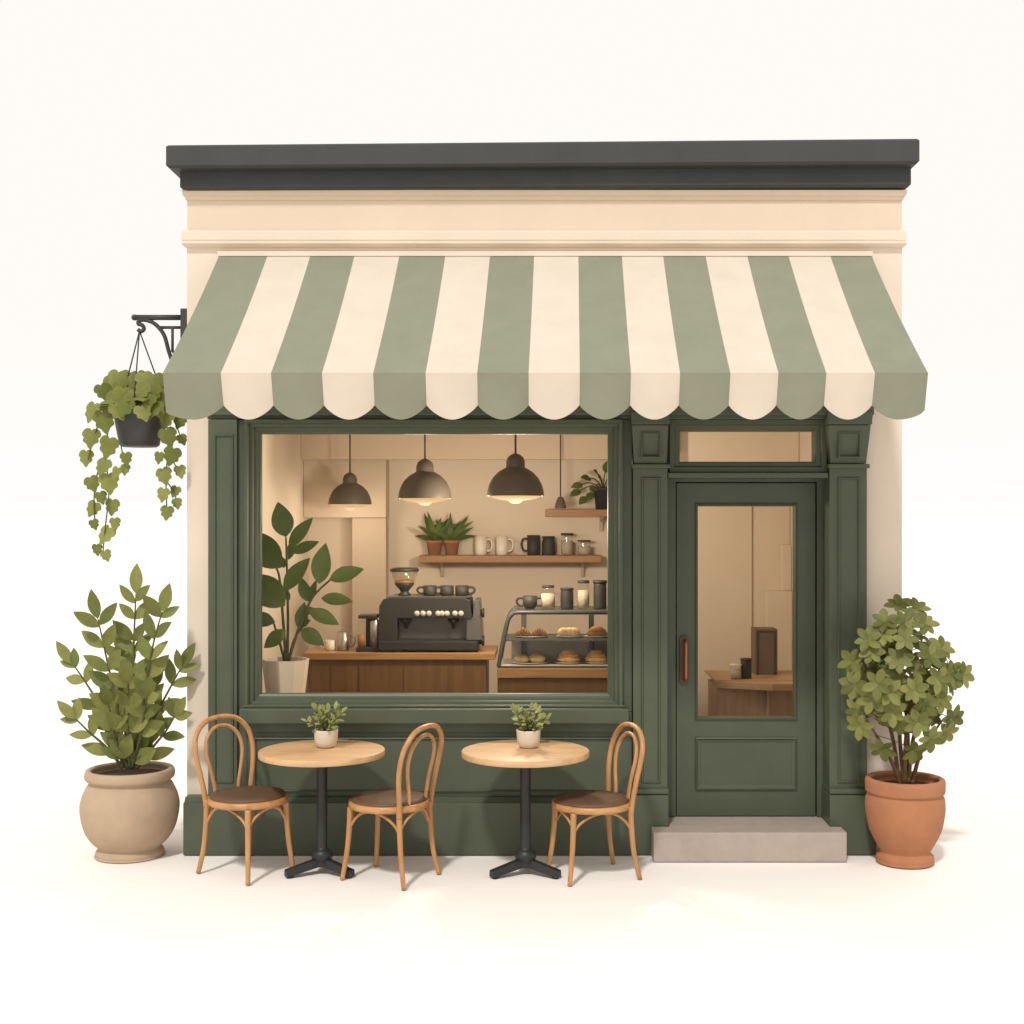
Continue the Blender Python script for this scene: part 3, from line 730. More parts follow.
plate(568.5, zl_, PY, 15, 'grey plate under the middle golden roll on the lower case shelf')
plate(597, zl_, PY, 14, 'grey plate under the golden roll at the case right end')
plate(532, zu_, PY, 17, 'grey plate under two dark croissants on the upper case shelf')
plate(570, zu_, PY, 14, 'grey plate under the pale loaf on the upper case shelf')
plate(597, zu_, PY, 13, 'grey plate under the dark roll on the upper case shelf')
bun('pastry_bun', 522, zl_ + .007, PY, 8, 8.5, M['pastry_p'], 'smooth golden bun, left of the pair on the lower shelf')
bun('pastry_bun', 537.5, zl_ + .007, PY, 8.5, 9, M['pastry_p'], 'smooth golden bun, right of the pair on the lower shelf')
bun('pastry_roll', 568.5, zl_ + .007, PY, 12, 13, M['pastry_l'], 'layered golden roll in the middle of the lower case shelf', kind='roll')
bun('pastry_roll', 596, zl_ + .007, PY, 11.5, 13, M['pastry_l'], 'layered golden roll at the right end of the lower case shelf', kind='roll')
bun('croissant', 523, zu_ + .007, PY, 9, 10, M['pastry_d'], 'dark brown croissant, left of the pair on the upper shelf', kind='croissant')
bun('croissant', 539, zu_ + .007, PY, 9, 10, M['pastry_d'], 'dark brown croissant, right of the pair on the upper shelf', kind='croissant')
bun('small_loaf', 569, zu_ + .007, PY, 12, 10, M['pastry_p'], 'pale small loaf on the upper case shelf', 'bread', kind='loaf')
bun('pastry_roll', 597, zu_ + .007, PY, 11, 10.5, M['pastry_d'], 'dark brown roll at the right end of the upper case shelf', kind='roll')
# on top of the case
TY = 1.5; kt = S(TY); tz = vz(610.3) + .001
a = mug('sugar_bowl', 'dark two handled bowl on top of the display case', 'bowl', 7.2 / kt, 12.5 / kt, M['mugd'], 1, None, .8, True); put(a, 530, tz, TY)
a = jar('glass_jug', 'glass jug with dark lid and handle on the display case', 'jug', 7.2 / kt, 23 / kt, .78, M['jarglass'], M['mugd'], M['jarcont']); put(a, 548, tz, TY)
r = 7.2 / kt; hj = 23 / kt
m = MB(); m.tube(spline([(r * .95, 0, hj * .62), (r * 1.5, 0, hj * .6), (r * 1.55, 0, hj * .3), (r * .95, 0, hj * .16)], 5), .009, 8); o = m.build('handle', M['jarglass'], None); o.parent = a
a = jar('dark_canister', 'short charcoal canister on the display case', 'canister', 6.5 / kt, 20.5 / kt, .95, M['mugd'], M['mugd'], None, 'charcoal canisters on the case'); put(a, 567, tz, TY)
a = jar('glass_jar', 'tall bottle shaped glass jar on top of the display case', 'jar', 6 / kt, 28 / kt, .88, M['jarglass'], M['mugd'], M['jarcont'], 'glass jars'); put(a, 583.5, tz, TY)
a = jar('dark_canister', 'tall charcoal canister on the display case by the window frame', 'canister', 6.6 / kt, 28 / kt, .97, M['mugd'], M['mugd'], None, 'charcoal canisters on the case'); put(a, 600, tz, TY)
# cups on the machine
cz = ez(596.5); KY = 1.86; kk = S(KY)
a = mug('coffee_cup', 'dark cup on the espresso machine, next to the hopper', 'cup', 6.8 / kk, 10 / kk, M['mugd'], -1, 'cups on the espresso machine'); put(a, 430, cz, KY)
dup(a, (X(447, KY), KY, cz), 0, 'dark cup, middle one on the espresso machine')
dup(a, (X(462, KY), KY, cz), PI, 'dark cup at the right end of the espresso machine')
# on the bar
JY = 1.8; kj = S(JY)
a = mug('steel_jug', 'tall steel milk jug on the bar beside the brewer', 'jug', 6.3 / kj, 18.5 / kj, M['steel'], 1); put(a, 343, ctz, JY)
a = mug('small_cup', 'small white cup on the bar beside the steel jug', 'cup', 5.2 / kj, 10.5 / kj, M['mugw'], -1); put(a, 330.5, ctz, JY)

# pendant lamps
def pendant(px, pyb, Y, scale, label, lit=True):
    t = thing('pendant_lamp', label, 'lamp', (0, 0, 0), 'pendant lamps over the bar')
    R = .195; rim = [(R, 0), (R * .99, .03), (R * .93, .075), (R * .80, .125), (R * .60, .165), (R * .40, .188), (R * .335, .195)]
    top = [(R * .33, .20), (R * .33, .235), (R * .27, .265), (R * .14, .285), (.012, .29)]
    inn = [(r_ - .006, z_ - .004 if z_ > .01 else z_) for r_, z_ in rim[::-1]]
    m = MB(); m.lathe(rim + top, (0, 0, 0), 40); m.build('lamp_shade', M['lamp'], t)
    m = MB(); m.lathe([(0, .17)] + inn, (0, 0, 0), 40); m.build('reflector', M['lampin'], t)
    return t
PL = []
for px_, pyb, Y, sc, lb in ((350, 504.5, 2.75, .915, 'taupe dome pendant lamp, the smallest dome, above the rubber plant'),
                            (425, 498.5, 1.4, 1.0, 'taupe dome pendant lamp, the middle one, above the bean grinder'),
                            (515.5, 496, .95, 1.02, 'taupe dome pendant lamp, the largest, nearest the short shelf')):
    z0 = Z(pyb, Y)
    if not PL: t = pendant(px_, pyb, Y, sc, lb)
    else:
        t = thing('pendant_lamp', lb, 'lamp', (0, 0, 0), 'pendant lamps over the bar')
        for ch in PL[0].children:
            if ch.name.split('.')[0] in ('lamp_shade', 'reflector'):
                c = ch.copy(); COL.objects.link(c); c.parent = t
    m = MB(); m.lathe([(.186, .004), (.16, -.012), (.11, -.024), (.06, -.030), (0, -.031)], (0, 0, 0), 36); m.build('underside_glow', M['lens'], t)  # added glowing disc, stands in for the lamplit underside of the shade
    m = MB(); m.lathe([(0, -.052), (.025, -.050), (.046, -.038), (.056, -.024), (.05, -.006), (0, 0)], (0, 0, 0), 24); m.build('bulb', M['bulb'], t)
    m = MB(); m.tube([(0, 0, .285), (0, 0, (zC - z0) / sc - .02)], .0075, 8); m.lathe([(0, (zC - z0) / sc - .03), (.05, (zC - z0) / sc - .028), (.055, (zC - z0) / sc - .003), (0, (zC - z0) / sc - .002)], (0, 0, 0), 20); m.build('cord', M['cord'], t)
    t.location = (X(px_, Y), Y, z0); t.scale = (sc,) * 3
    PL.append(t)
    ld = bpy.data.lights.new('pendant_light', 'POINT'); ld.energy = {350: 6, 425: 27}.get(px_, 90); ld.color = (1.0, 0.89, 0.74); ld.shadow_soft_size = .12
    lo = bpy.data.objects.new('pendant_light', ld); COL.objects.link(lo); lo.location = (0, 0, -.13); lo.parent = t
LY = 2.9
t = thing('small_pendant', 'tiny dark bell pendant on a thin cord above the short shelf', 'lamp', (X(560.5, LY), LY, Z(508.5, LY)))
c = t.location.copy()
m = MB(); m.lathe([(.05, 0), (.046, .03), (.036, .06), (.028, .085), (.02, .095), (.006, .1)], c, 24); m.build('lamp_shade', M['lamp'], t)
m = MB(); m.tube([c + Vector((0, 0, .098)), Vector((c.x, c.y, zC - .004))], .006, 8); m.build('cord', M['cord'], t)

# rubber plant on the window ledge
RY = 0.46
rz = .906
t = thing('rubber_plant', 'large broad leaved plant in white faceted planter behind the window', 'potted plant', (X(285.5, RY), RY, rz))
c = Vector((X(285.5, RY), RY, rz)); kr = S(RY)
m = MB(); m.lathe([(0, 0), (17 / kr, 0), (19 / kr, .03), (23.5 / kr, .268), (23.8 / kr, .270), (22 / kr, .270), (21 / kr, .24), (0, .24)], c, 10, smooth=False)
bmesh.ops.rotate(m.bm, verts=m.bm.verts, cent=c, matrix=Matrix.Rotation(.25, 3, 'Z')); m.build('planter', M['whitepot'], t)
m = MB(); m.lathe([(0, .247), (20.9 / kr, .243)], c, 20); m.build('soil', M['soil'], t)
random.seed(21)
ms, ml = MB(), MB()
# stems: control points in picture pixels at depth RY plus an offset
stems = [([(287, 662), (288, 620), (287, 570), (286, 537)], .0), ([(288, 662), (300, 625), (313, 597), (330, 580)], -.04), ([(286, 662), (283, 620), (279, 575), (270, 560)], -.08),
         ([(285, 662), (279, 640), (272, 618)], .08), ([(289, 662), (294, 640), (302, 628)], .06)]
for pts, oy in stems:
    ms.tube(spline([P(a_, b_, RY + oy * i / len(pts)) for i, (a_, b_) in enumerate(pts)], 5), [.011, .006], 8)
# leaves: base, tip, width in pixels, depth offset
lv = [((286, 537), (278, 502), 22, 0), ((289, 548), (312, 517), 16, -.05), ((292, 553), (319, 541), 12, .05), ((281, 568), (247, 530), 30, -.06), ((284, 591), (309, 557), 20, -.09),
      ((319, 584), (325, 543), 21, -.05), ((329, 580), (364, 568), 17, -.1), ((285, 606), (250, 574), 30, -.1), ((321, 598), (353, 601), 14, -.02), ((309, 602), (300, 577), 13, .06),
      ((309, 610), (339, 624), 15, -.1), ((300, 630), (304, 602), 14, .02), ((301, 629), (324, 645), 16, -.06), ((275, 622), (246, 616), 15, -.04), ((286, 630), (263, 648), 15, -.1),
      ((284, 568), (281, 556), 8, .05), ((310, 600), (316, 580), 8, .1), ((300, 626), (310, 620), 8, .05), ((288, 560), (296, 536), 10, .14), ((290, 600), (277, 585), 10, .14), ((296, 612), (318, 610), 10, .16)]
for (ba, bb), (ta, tb), wpx, oy in lv:
    b0 = P(ba, bb, RY + oy); tp = P(ta, tb, RY + oy + random.uniform(-.06, .03)); d = tp - b0
    ml.leaf(b0, d, Vector((random.uniform(-.35, .35), -1, random.uniform(.1, .6))), d.length, wpx / kr, .22, .06, 9, .85)
ms.build('stem', M['stem'], t); ml.build('foliage', M['leaf_in'], t)

# seen through the door
QY = 1.5
t = thing('side_counter', 'pale wooden side counter seen through the door glass', 'counter', (X(765, QY), 1.7, .1))
qz = Z(683, QY)
m = MB(); m.hexa([(X(716, QY), QY + .12, qz - .05), (X(771, QY), QY - .05, qz - .05), (X(830, QY), QY - .05, qz - .05), (X(830, QY), 2.3, qz - .05)] + [(X(714, QY), QY + .12, qz), (X(771, QY), QY - .06, qz), (X(832, QY), QY - .06, qz), (X(832, QY), 2.3, qz)])
m2 = MB(); m2.prism([(0, 0), (1, 0), (1, 1)], 0, 1)
m2.bm.free()
m.build('counter_top', M['palewood'], t)
m = MB(); m.box(X(720, QY), X(826, QY), QY + .14, 2.2, .1, qz - .052, .004); m.box(X(769, QY), X(772, QY), QY + .09, QY + .138, .1, qz - .052, .003); m.build('front', M['palefront'], t)
m = MB(); m.box(X(714, QY) + .02, X(830, QY), QY + .125, 2.25, qz - .001, qz + .008, .002); m.build('worktop', M['palewood'], t)
t = thing('upright_cabinet', 'dark brown upright cabinet on the side counter behind the door glass', 'cabinet', (X(766, 2.0), 2.0, qz + .008))
m = MB(); m.box(X(755, 1.95), X(777.5, 1.95), 1.95, 2.15, qz + .009, Z(629, 1.95), .005); m.build('body', M['fridge'], t)
m = MB(); m.ring(X(757, 1.95), X(775.5, 1.95), Z(677, 1.95), Z(631, 1.95), [(0, 1.952), (0, 1.944), (.01, 1.944), (.012, 1.952)]); m.build('door', M['bronze_d'], t)
a = jar('dark_canister', 'charcoal canister on the side counter behind the door glass', 'canister', 5.5 / S(1.72), 20 / S(1.72), .96, M['mugd'], M['mugd'], None); put(a, 746, qz + .008, 1.72)
a = jar('glass_jar', 'short glass jar on the side counter behind the door glass', 'jar', 5.5 / S(1.68), 15 / S(1.68), .96, M['jarglass'], M['mugw'], M['jarcont'], 'glass jars'); put(a, 736, qz + .008, 1.68)
m = MB(); m.box(X(752, 3.0) + .002, xi1 - .003, 3.0, yB - .003, .1, zC - .002, .004); m.box(X(767, 2.9), xi1 - .003, 2.9, 2.998, .1, Z(591, 2.9), .006); m.box(X(782, 2.93), xi1 - .003, 2.93, 2.998, Z(591, 2.9) + .002, Z(545, 2.9), .006); m.build('pale_wall_block', M['wall_brightened'], B)  # full-height box added and set forward so lamplight removes a dark strip

# ------------------------------------------------------------------ cafe chairs
CH = thing('cafe_chair', 'bentwood chair with brown cushion at the left end, beside the beige pot', 'chair', (0, 0, 0), 'bentwood cafe chairs')
m = MB(); m.lathe([(.18, .427), (.227, .425), (.235, .429), (.237, .440), (.235, .460), (.227, .465), (.18, .465), (.175, .45), (.18, .427)], (0, 0, 0), 56, sy=1.0); m.build('seat_ring', M['bentring'], CH)
m = MB(); m.lathe([(0, .455), (.21, .455), (.221, .461), (.222, .473), (.212, .483), (.165, .490), (.08, .492), (0, .492)], (0, 0, 0), 56); m.build('cushion', M['cushion'], CH)
ob = [(-.178, -.165, .40), (-.186, -.176, .50), (-.198, -.200, .62), (-.218, -.212, .73), (-.240, -.190, .825), (-.255, -.115, .895), (-.261, 0, .915)]
ob = ob + [(x, -y, z) for x, y, z in ob[-2::-1]]
m = MB(); m.tube(spline(ob, 6), .0155, 12); m.build('back_frame', M['bent'], CH)
ib = [(-.192, -.085, .455), (-.197, -.092, .52), (-.205, -.118, .63), (-.220, -.134, .72), (-.236, -.115, .80), (-.247, -.06, .85), (-.250, 0, .863)]
ib = ib + [(x, -y, z) for x, y, z in ib[-2::-1]]
m = MB(); m.tube(spline(ib, 6), .0115, 10); m.build('inner_bow', M['bent'], CH)
legs = {}
for sx, sy_ in ((-1, -1), (-1, 1), (1, -1), (1, 1)):
    if sx < 0: pts = [(-.176, sy_ * .162, .445), (-.180, sy_ * .163, .33), (-.194, sy_ * .170, .16), (-.224, sy_ * .188, .004)]
    else: pts = [(.175, sy_ * .142, .428), (.180, sy_ * .146, .30), (.192, sy_ * .156, .15), (.212, sy_ * .172, .004)]
    sp = spline(pts, 6); legs[sx, sy_] = pts
    m = MB(); m.tube(sp, [.0185, .0135], 12); m.build('leg', M['bent'], CH)
def brace(a, b):
    A, Bp = Vector(a), Vector(b); mid = (A + Bp) / 2
    top = Vector((mid.x, mid.y, .424)); out = Vector((mid.x, mid.y, 0)).normalized() * .03
    q1 = A.lerp(Bp, .10); q2 = A.lerp(Bp, .28); q3 = A.lerp(Bp, .72); q4 = A.lerp(Bp, .90)
    pts = [A, Vector((q1.x, q1.y, A.z + .055)), Vector((q2.x, q2.y, .405)) + out * .6, top + out, Vector((q3.x, q3.y, .405)) + out * .6, Vector((q4.x, q4.y, Bp.z + .055)), Bp]
    m = MB(); m.tube(spline(pts, 5), .0085, 8); m.build('brace', M['bent'], CH)
L_ = lambda k: (legs[k][1][0], legs[k][1][1], .30)
def off(k):
    v = Vector(L_(k)); return v
for a_, b_ in (((-1, -1), (1, -1)), ((1, -1), (1, 1)), ((1, 1), (-1, 1)), ((-1, 1), (-1, -1))): brace(off(a_), off(b_))
CH.location = (-1.73, -.435, .002); CH.scale = (1, 1, .988); CH.rotation_euler = (0, 0, math.atan2(-.62, .78))
dup(CH, (-.882, -.53, .002), math.atan2(.46, -.89), 'bentwood chair with brown cushion, standing between the two round tables')
ch3 = dup(CH, (.305, -.48, .002), math.atan2(-.36, -.93), 'bentwood chair with brown cushion, nearest the stone door step'); ch3.scale = (1, 1, .952)

# ------------------------------------------------------------------ tables
TB = thing('cafe_table', 'round oak bistro table between the two left chairs', 'table', (0, 0, 0), 'round bistro tables')
m = MB(); m.lathe([(0, .711), (.362, .711), (.369, .713), (.371, .718), (.371, .744), (.369, .748), (.364, .750), (0, .750)], (0, 0, 0), 72); m.build('table_top', M['ttop'], TB)
m = MB(); m.lathe([(0, .045), (.045, .045), (.052, .060), (.044, .072), (.058, .086), (.064, .108), (.060, .130), (.044, .146), (.034, .152), (.031, .16), (.031, .64), (.034, .66), (.055, .688), (.12, .700), (.12, .710), (0, .710)], (0, 0, 0), 28); m.build('column', M['black'], TB)
for az in (-150, -30, 90):
    a_ = math.radians(az); d = Vector((math.cos(a_), math.sin(a_), 0)); s_ = Vector((-d.y, d.x, 0))
    def q(l, w_, z): return d * l + s_ * w_ + Vector((0, 0, z))
    m = MB()
    m.hexa([q(.02, -.028, .045), q(.225, -.03, .006), q(.225, .03, .006), q(.02, .028, .045), q(.02, -.022, .098), q(.225, -.024, .048), q(.225, .024, .048), q(.02, .022, .098)], .007)
    m.lathe([(0, 0), (.02, 0), (.022, .008), (0, .012)], d * .20, 14)
    m.build('base_foot', M['black'], TB)
TB.location = (X(322, -.43), -.43, .002)
zt1 = Z(749.6, -.43); TB.scale = (1, 1, (zt1 - .002) / .75)
tb2 = dup(TB, (X(525.5, -.44), -.44, .002), None, 'round oak bistro table standing alone left of the door side chair'); tb2.scale = (1.02, 1.02, TB.scale[2])

# table plants
def tplant(px, Y, label, seed, lean):
    random.seed(seed)
    z = zt1 + .0015
    c = Vector((X(px, Y), Y, z)); k = S(Y); t = thing('table_plant', label, 'potted plant', c, 'plants on the bistro tables')
    r = 12.2 / k
    m = MB(); m.lathe([(0, 0), (r * .62, 0), (r * .80, .010), (r * .93, .04), (r, .100), (r * .99, .106), (r * .90, .106), (r * .86, .09), (0, .09)], c, 32); m.build('pot', M['whitepot'], t)
    m = MB(); m.lathe([(0, .094), (r * .85, .092)], c, 20); m.build('soil', M['soil'], t)
    ml, ms = MB(), MB()
    for i in range(17):
        az = i * 2.4 + random.uniform(-.3, .3); el = (1.5 if i == 0 else random.uniform(.55, 1.35)); L = random.uniform(.10, .15) * (1.12 if el > 1.2 else 1)
        d = Vector((math.cos(az) * math.cos(el), .8 * math.sin(az) * math.cos(el), math.sin(el)))
        b0 = c + Vector((d.x * .03, d.y * .03, .09)); tip = b0 + d * L
        ms.tube(spline([b0, b0.lerp(tip, .5) + Vector((0, 0, .01)), tip], 3), .003, 5)
        for j in range(6):
            u = .3 + .7 * j / 5; pb = b0.lerp(tip, u); a2 = j * 2.4 + i
            o_ = d.orthogonal().normalized(); o_.rotate(Matrix.Rotation(a2, 3, d))
            dd = (d * .7 + o_ * (.9 if j < 5 else .1))
            ml.leaf(pb, dd, Vector((0, -.5, 1)), random.uniform(.042, .056), .026, .2, .1, 5, .95)
    ml.build('foliage', M['leaf_succ'], t); ms.build('stem', M['stem'], t)
tplant(326, -.35, 'small leafy plant in white pot on the table between two chairs', 31, 0)
tplant(528.5, -.36, 'small leafy plant in white pot on the table nearer the door', 47, 0)

# ------------------------------------------------------------------ big potted shrubs
# beige pot, left
SYL = -0.01; kl = S(SYL)
c = Vector((X(130, SYL), SYL, 0)); zr = Z(770, SYL)
t = thing('potted_shrub', 'tall green shrub in round beige clay pot left of the cafe', 'potted plant', c)
def smooth(pf):
    o = spline([(a_, 0, b_) for a_, b_ in pf], 4); return [(max(0, p.x), p.z) for p in o]
def pr(pts, k, base): return [(a_ / k, max(0.003, (base - b_) / k)) for a_, b_ in pts]
m = MB(); bs = 519 + 2.1 * kl
prof = pr([(0, 856), (31.5, 856), (33, 853), (33, 850), (30.5, 846.5), (31, 845), (38, 838), (44.5, 826), (48, 808), (46.5, 796), (42, 785.5), (39, 781), (39.5, 779.5), (43, 777), (43.5, 772), (42, 768.5), (39, 768), (37, 770), (36, 777), (0, 777)], kl, bs)
m.lathe(smooth(prof), c, 72); m.build('pot', M['beige'], t)
m = MB(); m.lathe([(0, zr - .03), (36.2 / kl, zr - .034)], c, 32); m.build('soil', M['soil'], t)
random.seed(101)
ml, ms = MB(), MB()
def spray(pts, oy, leafL, nleaf, wf=.42, start=.25, tip=True):
    cp = [P(a_, b_, SYL + oy * (i / (len(pts) - 1))) for i, (a_, b_) in enumerate(pts)]
    sp = spline(cp, 8); ms.tube(sp, [.011, .004], 7)
    n_ = len(sp) - 1
    for j in range(nleaf):
        u = start + (1 - start) * j / max(1, nleaf - 1) * .93
        i = min(n_ - 1, int(u * n_)); pb = sp[i]; td = (sp[min(n_, i + 1)] - sp[max(0, i - 1)]).normalized()
        for sd in (-1, 1):
            side = td.cross(Vector((0, -1, 0))).normalized() * sd
            ry_ = random.uniform(-.55, .35)
            dd = td * random.uniform(.72, 1.15) + side * random.uniform(.62, .92) + Vector((0, ry_, 0))
            L = leafL * random.uniform(.8, 1.12) * (1.05 - .25 * u)
            ml.leaf(pb + td * random.uniform(-.012, .012), dd, Vector((random.uniform(-.4, .4), -1, random.uniform(.1, .7))), L, L * wf * random.uniform(.9, 1.1), .18, .08, 8, .92)
    if tip: ml.leaf(sp[-1], td + Vector((0, -.1, 0)), Vector((random.uniform(-.3, .3), -1, .3)), leafL * .95, leafL * .4, .18, .05, 8, .92)
spray([(131, 768), (133, 700), (134, 640), (136, 594)], -.03, .205, 8, .44, .12)
spray([(127, 768), (118, 710), (107, 660), (98, 619)], -.12, .205, 6, .44, .15)
spray([(134, 768), (144, 700), (152, 650), (162, 612)], -.10, .205, 6, .44, .15)
spray([(124, 768), (108, 720), (88, 686), (73, 664)], .03, .19, 4, .42, .25)
spray([(136, 768), (153, 722), (170, 688), (181, 668)], .04, .19, 4, .42, .25)
spray([(123, 768), (106, 747), (89, 732), (76, 719)], -.10, .175, 3, .45, .25)
spray([(137, 768), (153, 747), (166, 731), (175, 716)], -.12, .175, 3, .45, .2)
spray([(129, 768), (124, 715), (122, 680), (121, 655)], .14, .20, 5, .45, .2)
spray([(133, 768), (143, 725), (148, 695), (150, 674)], .18, .20, 5, .45, .2)
spray([(130, 768), (128, 735), (130, 705), (128, 684)], -.24, .22, 4, .47, .15)
spray([(132, 768), (140, 738), (144, 714), (147, 697)], -.26, .21, 4, .47, .12)
spray([(128, 768), (116, 741), (112, 720), (109, 706)], -.20, .20, 3, .47, .15)
ms.build('stem', M['stem'], t); ml.build('foliage', M['leaf_a'], t)

# terracotta pot, right
SYR = -.185; kr = S(SYR)
c = Vector((X(905, SYR), SYR, 0)); zr = Z(781, SYR)
t = thing('potted_bush', 'round bushy plant in terracotta pot right of the cafe door', 'potted plant', c)
bs = 519 + 2.1 * kr
m = MB()
m.lathe(smooth(pr([(0, 862), (26, 862), (28, 859), (28, 855), (25.5, 852), (24.5, 850), (29, 842), (35.5, 828), (38.8, 810), (38.5, 798), (36.5, 793), (38.5, 791), (39, 788), (39, 780), (37.5, 777.5), (34.5, 777.5), (33, 780), (32, 787), (0, 787)], kr, bs)), c, 72); m.build('pot', M['terra'], t)
m = MB(); m.lathe([(0, zr - .03), (32.2 / kr, zr - .034)], c, 32); m.build('soil', M['soil'], t)
random.seed(202)
ms, ml = MB(), MB()
zs0 = zr - .035
tips = []
for pts, oy in (([(899, 784), (894, 745), (886, 715), (872, 680), (862, 660)], -.05), ([(904, 784), (900, 740), (898, 700), (905, 650), (912, 622)], .02), ([(908, 784), (913, 740), (922, 710), (935, 680), (945, 655)], -.06),
                ([(912, 784), (920, 755), (932, 735), (944, 718)], .1), ([(900, 784), (890, 758), (876, 735), (866, 718)], -.18), ([(906, 784), (908, 735), (902, 690), (892, 640)], .2), ([(905, 784), (906, 735), (915, 690), (925, 645)], -.22)):
    cp = [P(a_, b_, SYR + oy * i / (len(pts) - 1)) for i, (a_, b_) in enumerate(pts)]
    ms.tube(spline(cp, 6), [.0145, .005], 8)
    tips += cp[2:]
cc = P(905, 685, SYR)
def rosette(p, out, L, nl):
    out = out.normalized(); u = out.orthogonal().normalized(); u.rotate(Matrix.Rotation(random.uniform(0, 6), 3, out)); v = out.cross(u)
    for i in range(nl):
        a_ = i / nl * 2 * PI + random.uniform(-.15, .15)
        dd = u * math.cos(a_) + v * math.sin(a_) + out * random.uniform(.1, .4)
        l_ = L * random.uniform(.85, 1.1)
        ml.leaf(p, dd, out, l_, l_ * .54, .2, .12, 7, 1.12, power=.66)
fixed = [(899, 606), (917, 609), (884, 622), (925, 624), (905, 622), (868, 640), (884, 634), (941, 648), (872, 652), (930, 655), (852, 662), (898, 660), (854, 684), (878, 684), (914, 690), (950, 673), (962, 675), (938, 680),
         (858, 710), (892, 712), (918, 722), (940, 700), (952, 718), (860, 726), (930, 738), (946, 732), (882, 748), (914, 750), (872, 700), (905, 640), (925, 705), (890, 692)]
for px_, py_ in fixed:
    ex_, ez_ = (px_ - 905) / 64, (py_ - 685) / 82
    rr = min(1, math.hypot(ex_, ez_)); yy = SYR - .30 * math.sqrt(max(0, 1 - rr * rr)) + random.uniform(-.03, .06)
    p = P(px_, py_, yy); out = (p - cc); out.y -= .38; out.z += .06
    rosette(p, out, .093, random.choice((6, 7)))
    q0 = min(tips, key=lambda q: (q - p).length); ms.tube([q0, (q0 + p) / 2 + Vector((0, 0, .01)), p],   .0026, 5)
for i in range(95):
    v = Vector((random.gauss(0, 1), random.gauss(0, 1), random.gauss(0, 1))).normalized() * random.uniform(.35, .95)
    p = cc + Vector((v.x * (.33 if v.z < .2 else .33 - .2 * v.z), v.y * .28, v.z * .36 + .05))
    if p.y < SYR - .2: p.y = SYR + random.uniform(-.2, .25)
    rosette(p, p - cc + Vector((0, -.15, .05)), .076, 6)
ms.build('stem', M['bark'], t); ml.build('foliage', M['leaf_b'], t)

# ------------------------------------------------------------------ bracket and hanging basket
HY = 0.135
t = thing('wall_bracket', 'black iron wall bracket on the left side of the cafe', 'bracket', (xL, HY, Z(317, HY)))
m = MB(); m.box(xL - .045, xL - .001, HY - .03, HY + .03, Z(372, HY), Z(309, HY), .006); m.build('wall_plate', M['iron'], t)
m = MB(); m.tube([P(134, 317.5, HY), P(184, 317.5, HY)], .018, 10); m.blob(P(134.5, 317.5, HY), .020, amp=0); m.build('arm', M['iron'], t)
m = MB(); m.tube([P(160, 327.5, HY), P(184, 327.5, HY)], .010, 8); m.tube([P(172.5, 327.5, HY), P(172.5, 352, HY)], .009, 8); m.tube([P(172.5, 352, HY), P(184, 352, HY)], .009, 8); m.build('rail', M['iron'], t)
m = MB(); m.tube(spline([P(138, 329.5, HY), P(141, 331.5, HY), P(144, 329, HY), P(142, 325, HY), P(138.5, 324, HY), P(139, 321, HY), P(145, 320, HY), P(155, 324, HY), P(164, 335, HY), P(169, 352, HY), P(174, 364, HY), P(183, 369, HY)], 5), .013, 10); m.build('scroll_brace', M['iron'], t)
hx0 = X(139.5, HY)
c = Vector((hx0, HY, Z(447, HY)))
t = thing('hanging_basket', 'charcoal hanging basket with trailing green ivy under the iron bracket', 'hanging basket', (hx0, HY, Z(447, HY)))
kh = S(HY)
m = MB(); m.lathe([(0, 0), (17 / kh, 0), (19.5 / kh, .012), (24 / kh, 26 / kh), (25.5 / kh, 34 / kh), (28 / kh, 36 / kh), (28.5 / kh, 42 / kh), (27 / kh, 44 / kh), (24.5 / kh, 44 / kh), (24 / kh, 38 / kh), (0, 38 / kh)], c, 40); m.build('pot', M['basket'], t)
m = MB(); m.lathe([(0, 41 / kh), (24 / kh, 39 / kh)], c, 24); m.build('soil', M['soil'], t)
for az in (-PI / 2 + .1, PI * .17, PI * .83):
    m = MB(); m.tube([Vector((hx0, HY, Z(331, HY))), c + Vector((27 / kh * math.cos(az), 27 / kh * math.sin(az), 43 / kh))], .005, 6); m.build('wire', M['iron'], t)
random.seed(77)
ml, ms = MB(), MB()
def iv(px_, py_, size, yo, ang=None, up=.25):
    p = P(px_, py_, HY + yo); a_ = random.uniform(-.5, .5) if ang is None else ang
    d = Vector((math.sin(a_), random.uniform(-.25, .1), -math.cos(a_)))
    nn = Vector((random.uniform(-.35, .35), -1, random.uniform(0, .7)))
    L = size / kh; ml.ivy(p - d * L * .35, d, nn, L, L * .95, .25)
# crown of the basket
for px_, py_, yo in ((117, 379, .02), (138, 379, -.05), (157, 381, 0), (128, 384, .05), (120, 388, -.12), (142, 390, -.20), (103, 391, 0), (111, 400, -.05), (125, 406, -.22), (143, 412, -.24), (160, 398, -.10), (150, 384, .05), (134, 394, .12), (115, 394, .12),
                     (154, 408, -.18), (166, 390, .05), (170, 404, 0), (108, 408, -.14), (131, 399, -.16), (148, 400, -.2), (118, 410, -.2), (137, 384, .14), (160, 386, .12), (127, 378, .1), (145, 380, -.12), (112, 384, .08), (165, 412, -.1), (122, 396, -.16), (134, 386, -.1), (152, 392, -.15)):
    iv(px_, py_, random.uniform(17, 21), yo)
for i in range(26):
    a_ = random.uniform(0, 2 * PI); rr = random.uniform(.02, .20)
    p = c + Vector((rr * math.cos(a_), rr * math.sin(a_), 40 / kh + .06 * (1 - rr / .22) + random.uniform(0, .04)))
    d = Vector((math.cos(a_), math.sin(a_), -.3)); ml.ivy(p, d, Vector((math.cos(a_) * .4, math.sin(a_) * .4 - .4, 1)), .12, .115, .25)
